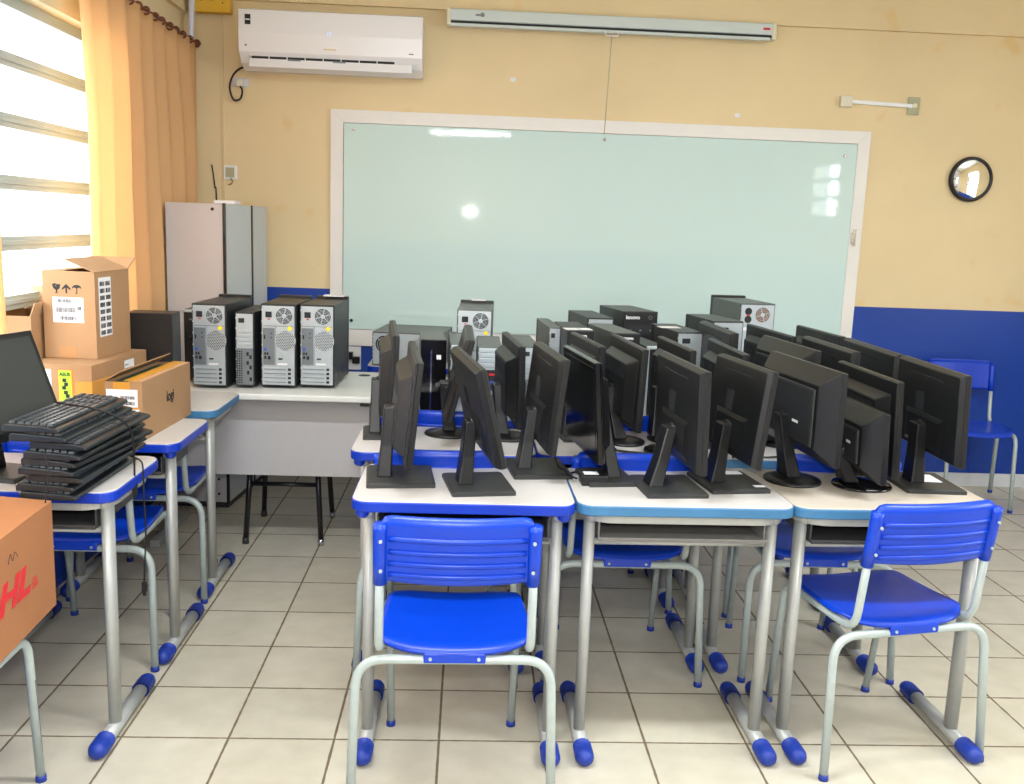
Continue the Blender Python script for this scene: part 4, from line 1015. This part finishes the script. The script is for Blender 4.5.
for i, (x, a, w_) in enumerate(spec):
    x += -.002; yy = .058
    a = a-1; rr = D(a)
    o = place(kb, x-math.sin(rr)*.222, -.147+.2225*math.cos(rr)+[.0, .004, .012, .0, .008, -.004, .006, -.004, -.002][i], rr, 'black keyboard, %s in the stack on the left desk' % w_, 'keyboard', 'stacked black keyboards', z)
    z += .0222 if i < 7 else .0240
    if i == 5: z += .003
kbz = z
def cable(pts, label, r_=.0022, cat='cable', plug=None):
    o = MB().add(tube(spline(pts, 6), r_, 7), smooth=True)
    if plug:
        o.add(box(plug[0]-.007, plug[0]+.007, plug[1]-.004, plug[1]+.004, plug[2]-.03, plug[2]+.0)); o.add(box(plug[0]-.005, plug[0]+.005, plug[1]-.002, plug[1]+.002, plug[2]-.042, plug[2]-.03))
    o = o.build('keyboard_cable' if 'keyboard' in label else 'cable', M_CABLE); tag(o, label, cat); return o
cable([(-.185, .10, kbz+.008), (-.12, .06, kbz+.010), (-.06, .05, kbz+.004), (-.012, .07, kbz-.02), (.016, .10, kbz-.06), (.020, .12, kbz-.12), (.018, .125, .74)], 'black keyboard cable wound over the top keyboard with a plug hanging at the right', .003, plug=(.018, .125, .735))
cable([(-.105, -.176, .90), (-.095, -.178, .86), (-.098, -.178, .82), (-.105, -.178, .78), (-.110, -.176, .74), (-.112, -.172, .70)], 'thin keyboard cable hanging down over the front of the stack with a plug', .0018, plug=(-.112, -.172, .70))
cable([(-.02, .20, .80), (.018, .18, .79), (.028, .17, .765), (.030, .165, .68), (.034, .16, .58), (.030, .155, .48), (.028, .15, .42)], 'keyboard cable dropping past the desk edge between chair and desk', .0026, plug=(.028, .15, .42))

# ------------------------------------------------------------------ power adapter, desk cables
t = empty('power_adapter', (1.375, .155, .7605), .05); tag(t, 'black power adapter with white sticker near the glossy monitor', 'power adapter')
MB().add(box(-.042, .042, -.03, .03, 0, .032)).build('body', M_BLK, t, .004)
MB().add(box(-.032, .012, -.015, .018, .032, .0328)).build('sticker', M_PAPER, t)
for pts, l in [
    ([(1.30, .22, .765), (1.33, .27, .765), (1.38, .25, .766), (1.43, .30, .765), (1.50, .33, .765)], 'black cable curling behind the power adapter'),
    ([(1.22, .30, .95), (1.24, .27, .90), (1.262, .25, .82), (1.275, .235, .79), (1.29, .215, .785), (1.305, .19, .775), (1.325, .165, .772)], 'thin black cable dropping from the slotted monitor to the adapter'),
    ([(1.44, .54, .765), (1.50, .58, .765), (1.56, .56, .766), (1.62, .55, .765), (1.66, .58, .765)], 'black cable lying across the middle second-row desk'),
    ([(1.46, .66, .90), (1.49, .62, .82), (1.50, .58, .775), (1.53, .55, .766), (1.60, .53, .765)], 'black cable hanging behind the humped monitor, second row'),
    ([(1.90, .52, .765), (1.96, .55, .765), (2.02, .53, .766), (2.10, .56, .765)], 'black cable on the right second-row desk beside the round base')]:
    cable(pts, l, .003)
t = empty('computer_mouse', (1.655, .565, .7605), 1.2); tag(t, 'black mouse on the middle second-row desk', 'mouse')
MB().add(lathe([(0, 0), (.03, 0), (.033, .008), (.03, .02), (.02, .030), (0, .034)], 20, 1.7), smooth=True).build('body', M_GLOSS, t)
MB().add(box(-.003, .003, -.05, -.02, .024, .030)).build('wheel', M_BLACKT, t)
# grime on the wall by the board is part of the plaster texture; small plaster chips
for i, (x, z, l) in enumerate(((1.20, 2.345, 'left white plaster chip on the wall between screen and board'), (2.52, 2.20, 'right white plaster chip on the wall above the board'))):
    v = [(.016*math.cos(a)*(1+.3*math.sin(3*a)), -.0012, .013*math.sin(a)*(1+.3*math.cos(2*a))) for a in [2*PI*k/10 for k in range(10)]]+[(.017*math.cos(a), 0, .014*math.sin(a)) for a in [2*PI*k/10 for k in range(10)]]
    o = MB().add((v, [tuple(range(10)), tuple(range(19, 9, -1))]+[(k, 10+k, 10+(k+1) % 10, (k+1) % 10) for k in range(10)])).build('plaster_chip', M_PAPER); o.location = (x, WY, z); tag(o, l, 'mark')

# ------------------------------------------------------------------ light
wd = bpy.data.worlds.new('sky'); S.world = wd; wd.use_nodes = True
bg = wd.node_tree.nodes['Background']; bg.inputs[0].default_value = (.92, .97, 1, 1); bg.inputs[1].default_value = 4.0
def area(name, loc, rot, sx, sy, e, col=(1, 1, 1), spread=180):
    L = bpy.data.lights.new(name, 'AREA'); L.shape = 'RECTANGLE'; L.size = sx; L.size_y = sy; L.energy = e; L.color = col; L.spread = D(spread)
    o = bpy.data.objects.new(name, L); COL.objects.link(o); o.location = loc; o.rotation_euler = rot; return o
area('window_daylight', (WX-.40, .35, 1.6), (0, -PI/2, 0), 1.6, 3.2, 60, (.93, .97, 1))
area('window_daylight_right', (RX+.3, -5.02, 1.85), (0, PI/2, 0), 1.4, 1.1, 60, (.93, .97, 1))
area('window_daylight_inner', (RX+.3, -.9, 1.85), (0, PI/2, 0), 1.4, 1.5, 60, (.95, .98, 1))
fl_ = bpy.data.lights.new('camera_flash', 'AREA'); fl_.shape = 'RECTANGLE'; fl_.size = .07; fl_.size_y = .045; fl_.energy = 24
fo = bpy.data.objects.new('camera_flash', fl_); COL.objects.link(fo); fo.location = (.97, -2.62, 1.66); fo.rotation_euler = (D(80), 0, 0)

# ------------------------------------------------------------------ camera
cam = bpy.data.cameras.new('camera'); co = bpy.data.objects.new('camera', cam); COL.objects.link(co)
rx, ry, rz = -.1739, -.037, -.0487
Rm = Matrix.Rotation(rz, 3, 'Z') @ Matrix.Rotation(rx, 3, 'X') @ Matrix.Rotation(ry, 3, 'Y')
right, fwd, up = Rm.col[0], Rm.col[1], Rm.col[2]
mw = Matrix(((right.x, up.x, -fwd.x, 3.1675*.31), (right.y, up.y, -fwd.y, -8.48*.31), (right.z, up.z, -fwd.z, 4.9175*.31), (0, 0, 0, 1)))
co.matrix_world = mw
cam.sensor_width = 36; cam.lens = 953.7256/1024*36; cam.clip_start = .05
S.camera = co
vs = S.view_settings; vs.view_transform = 'Standard'; vs.look = 'None'; vs.gamma = 1; vs.use_curve_mapping = False; vs.exposure = 0.2
S.cycles.max_bounces = 8; S.cycles.sample_clamp_indirect = 6
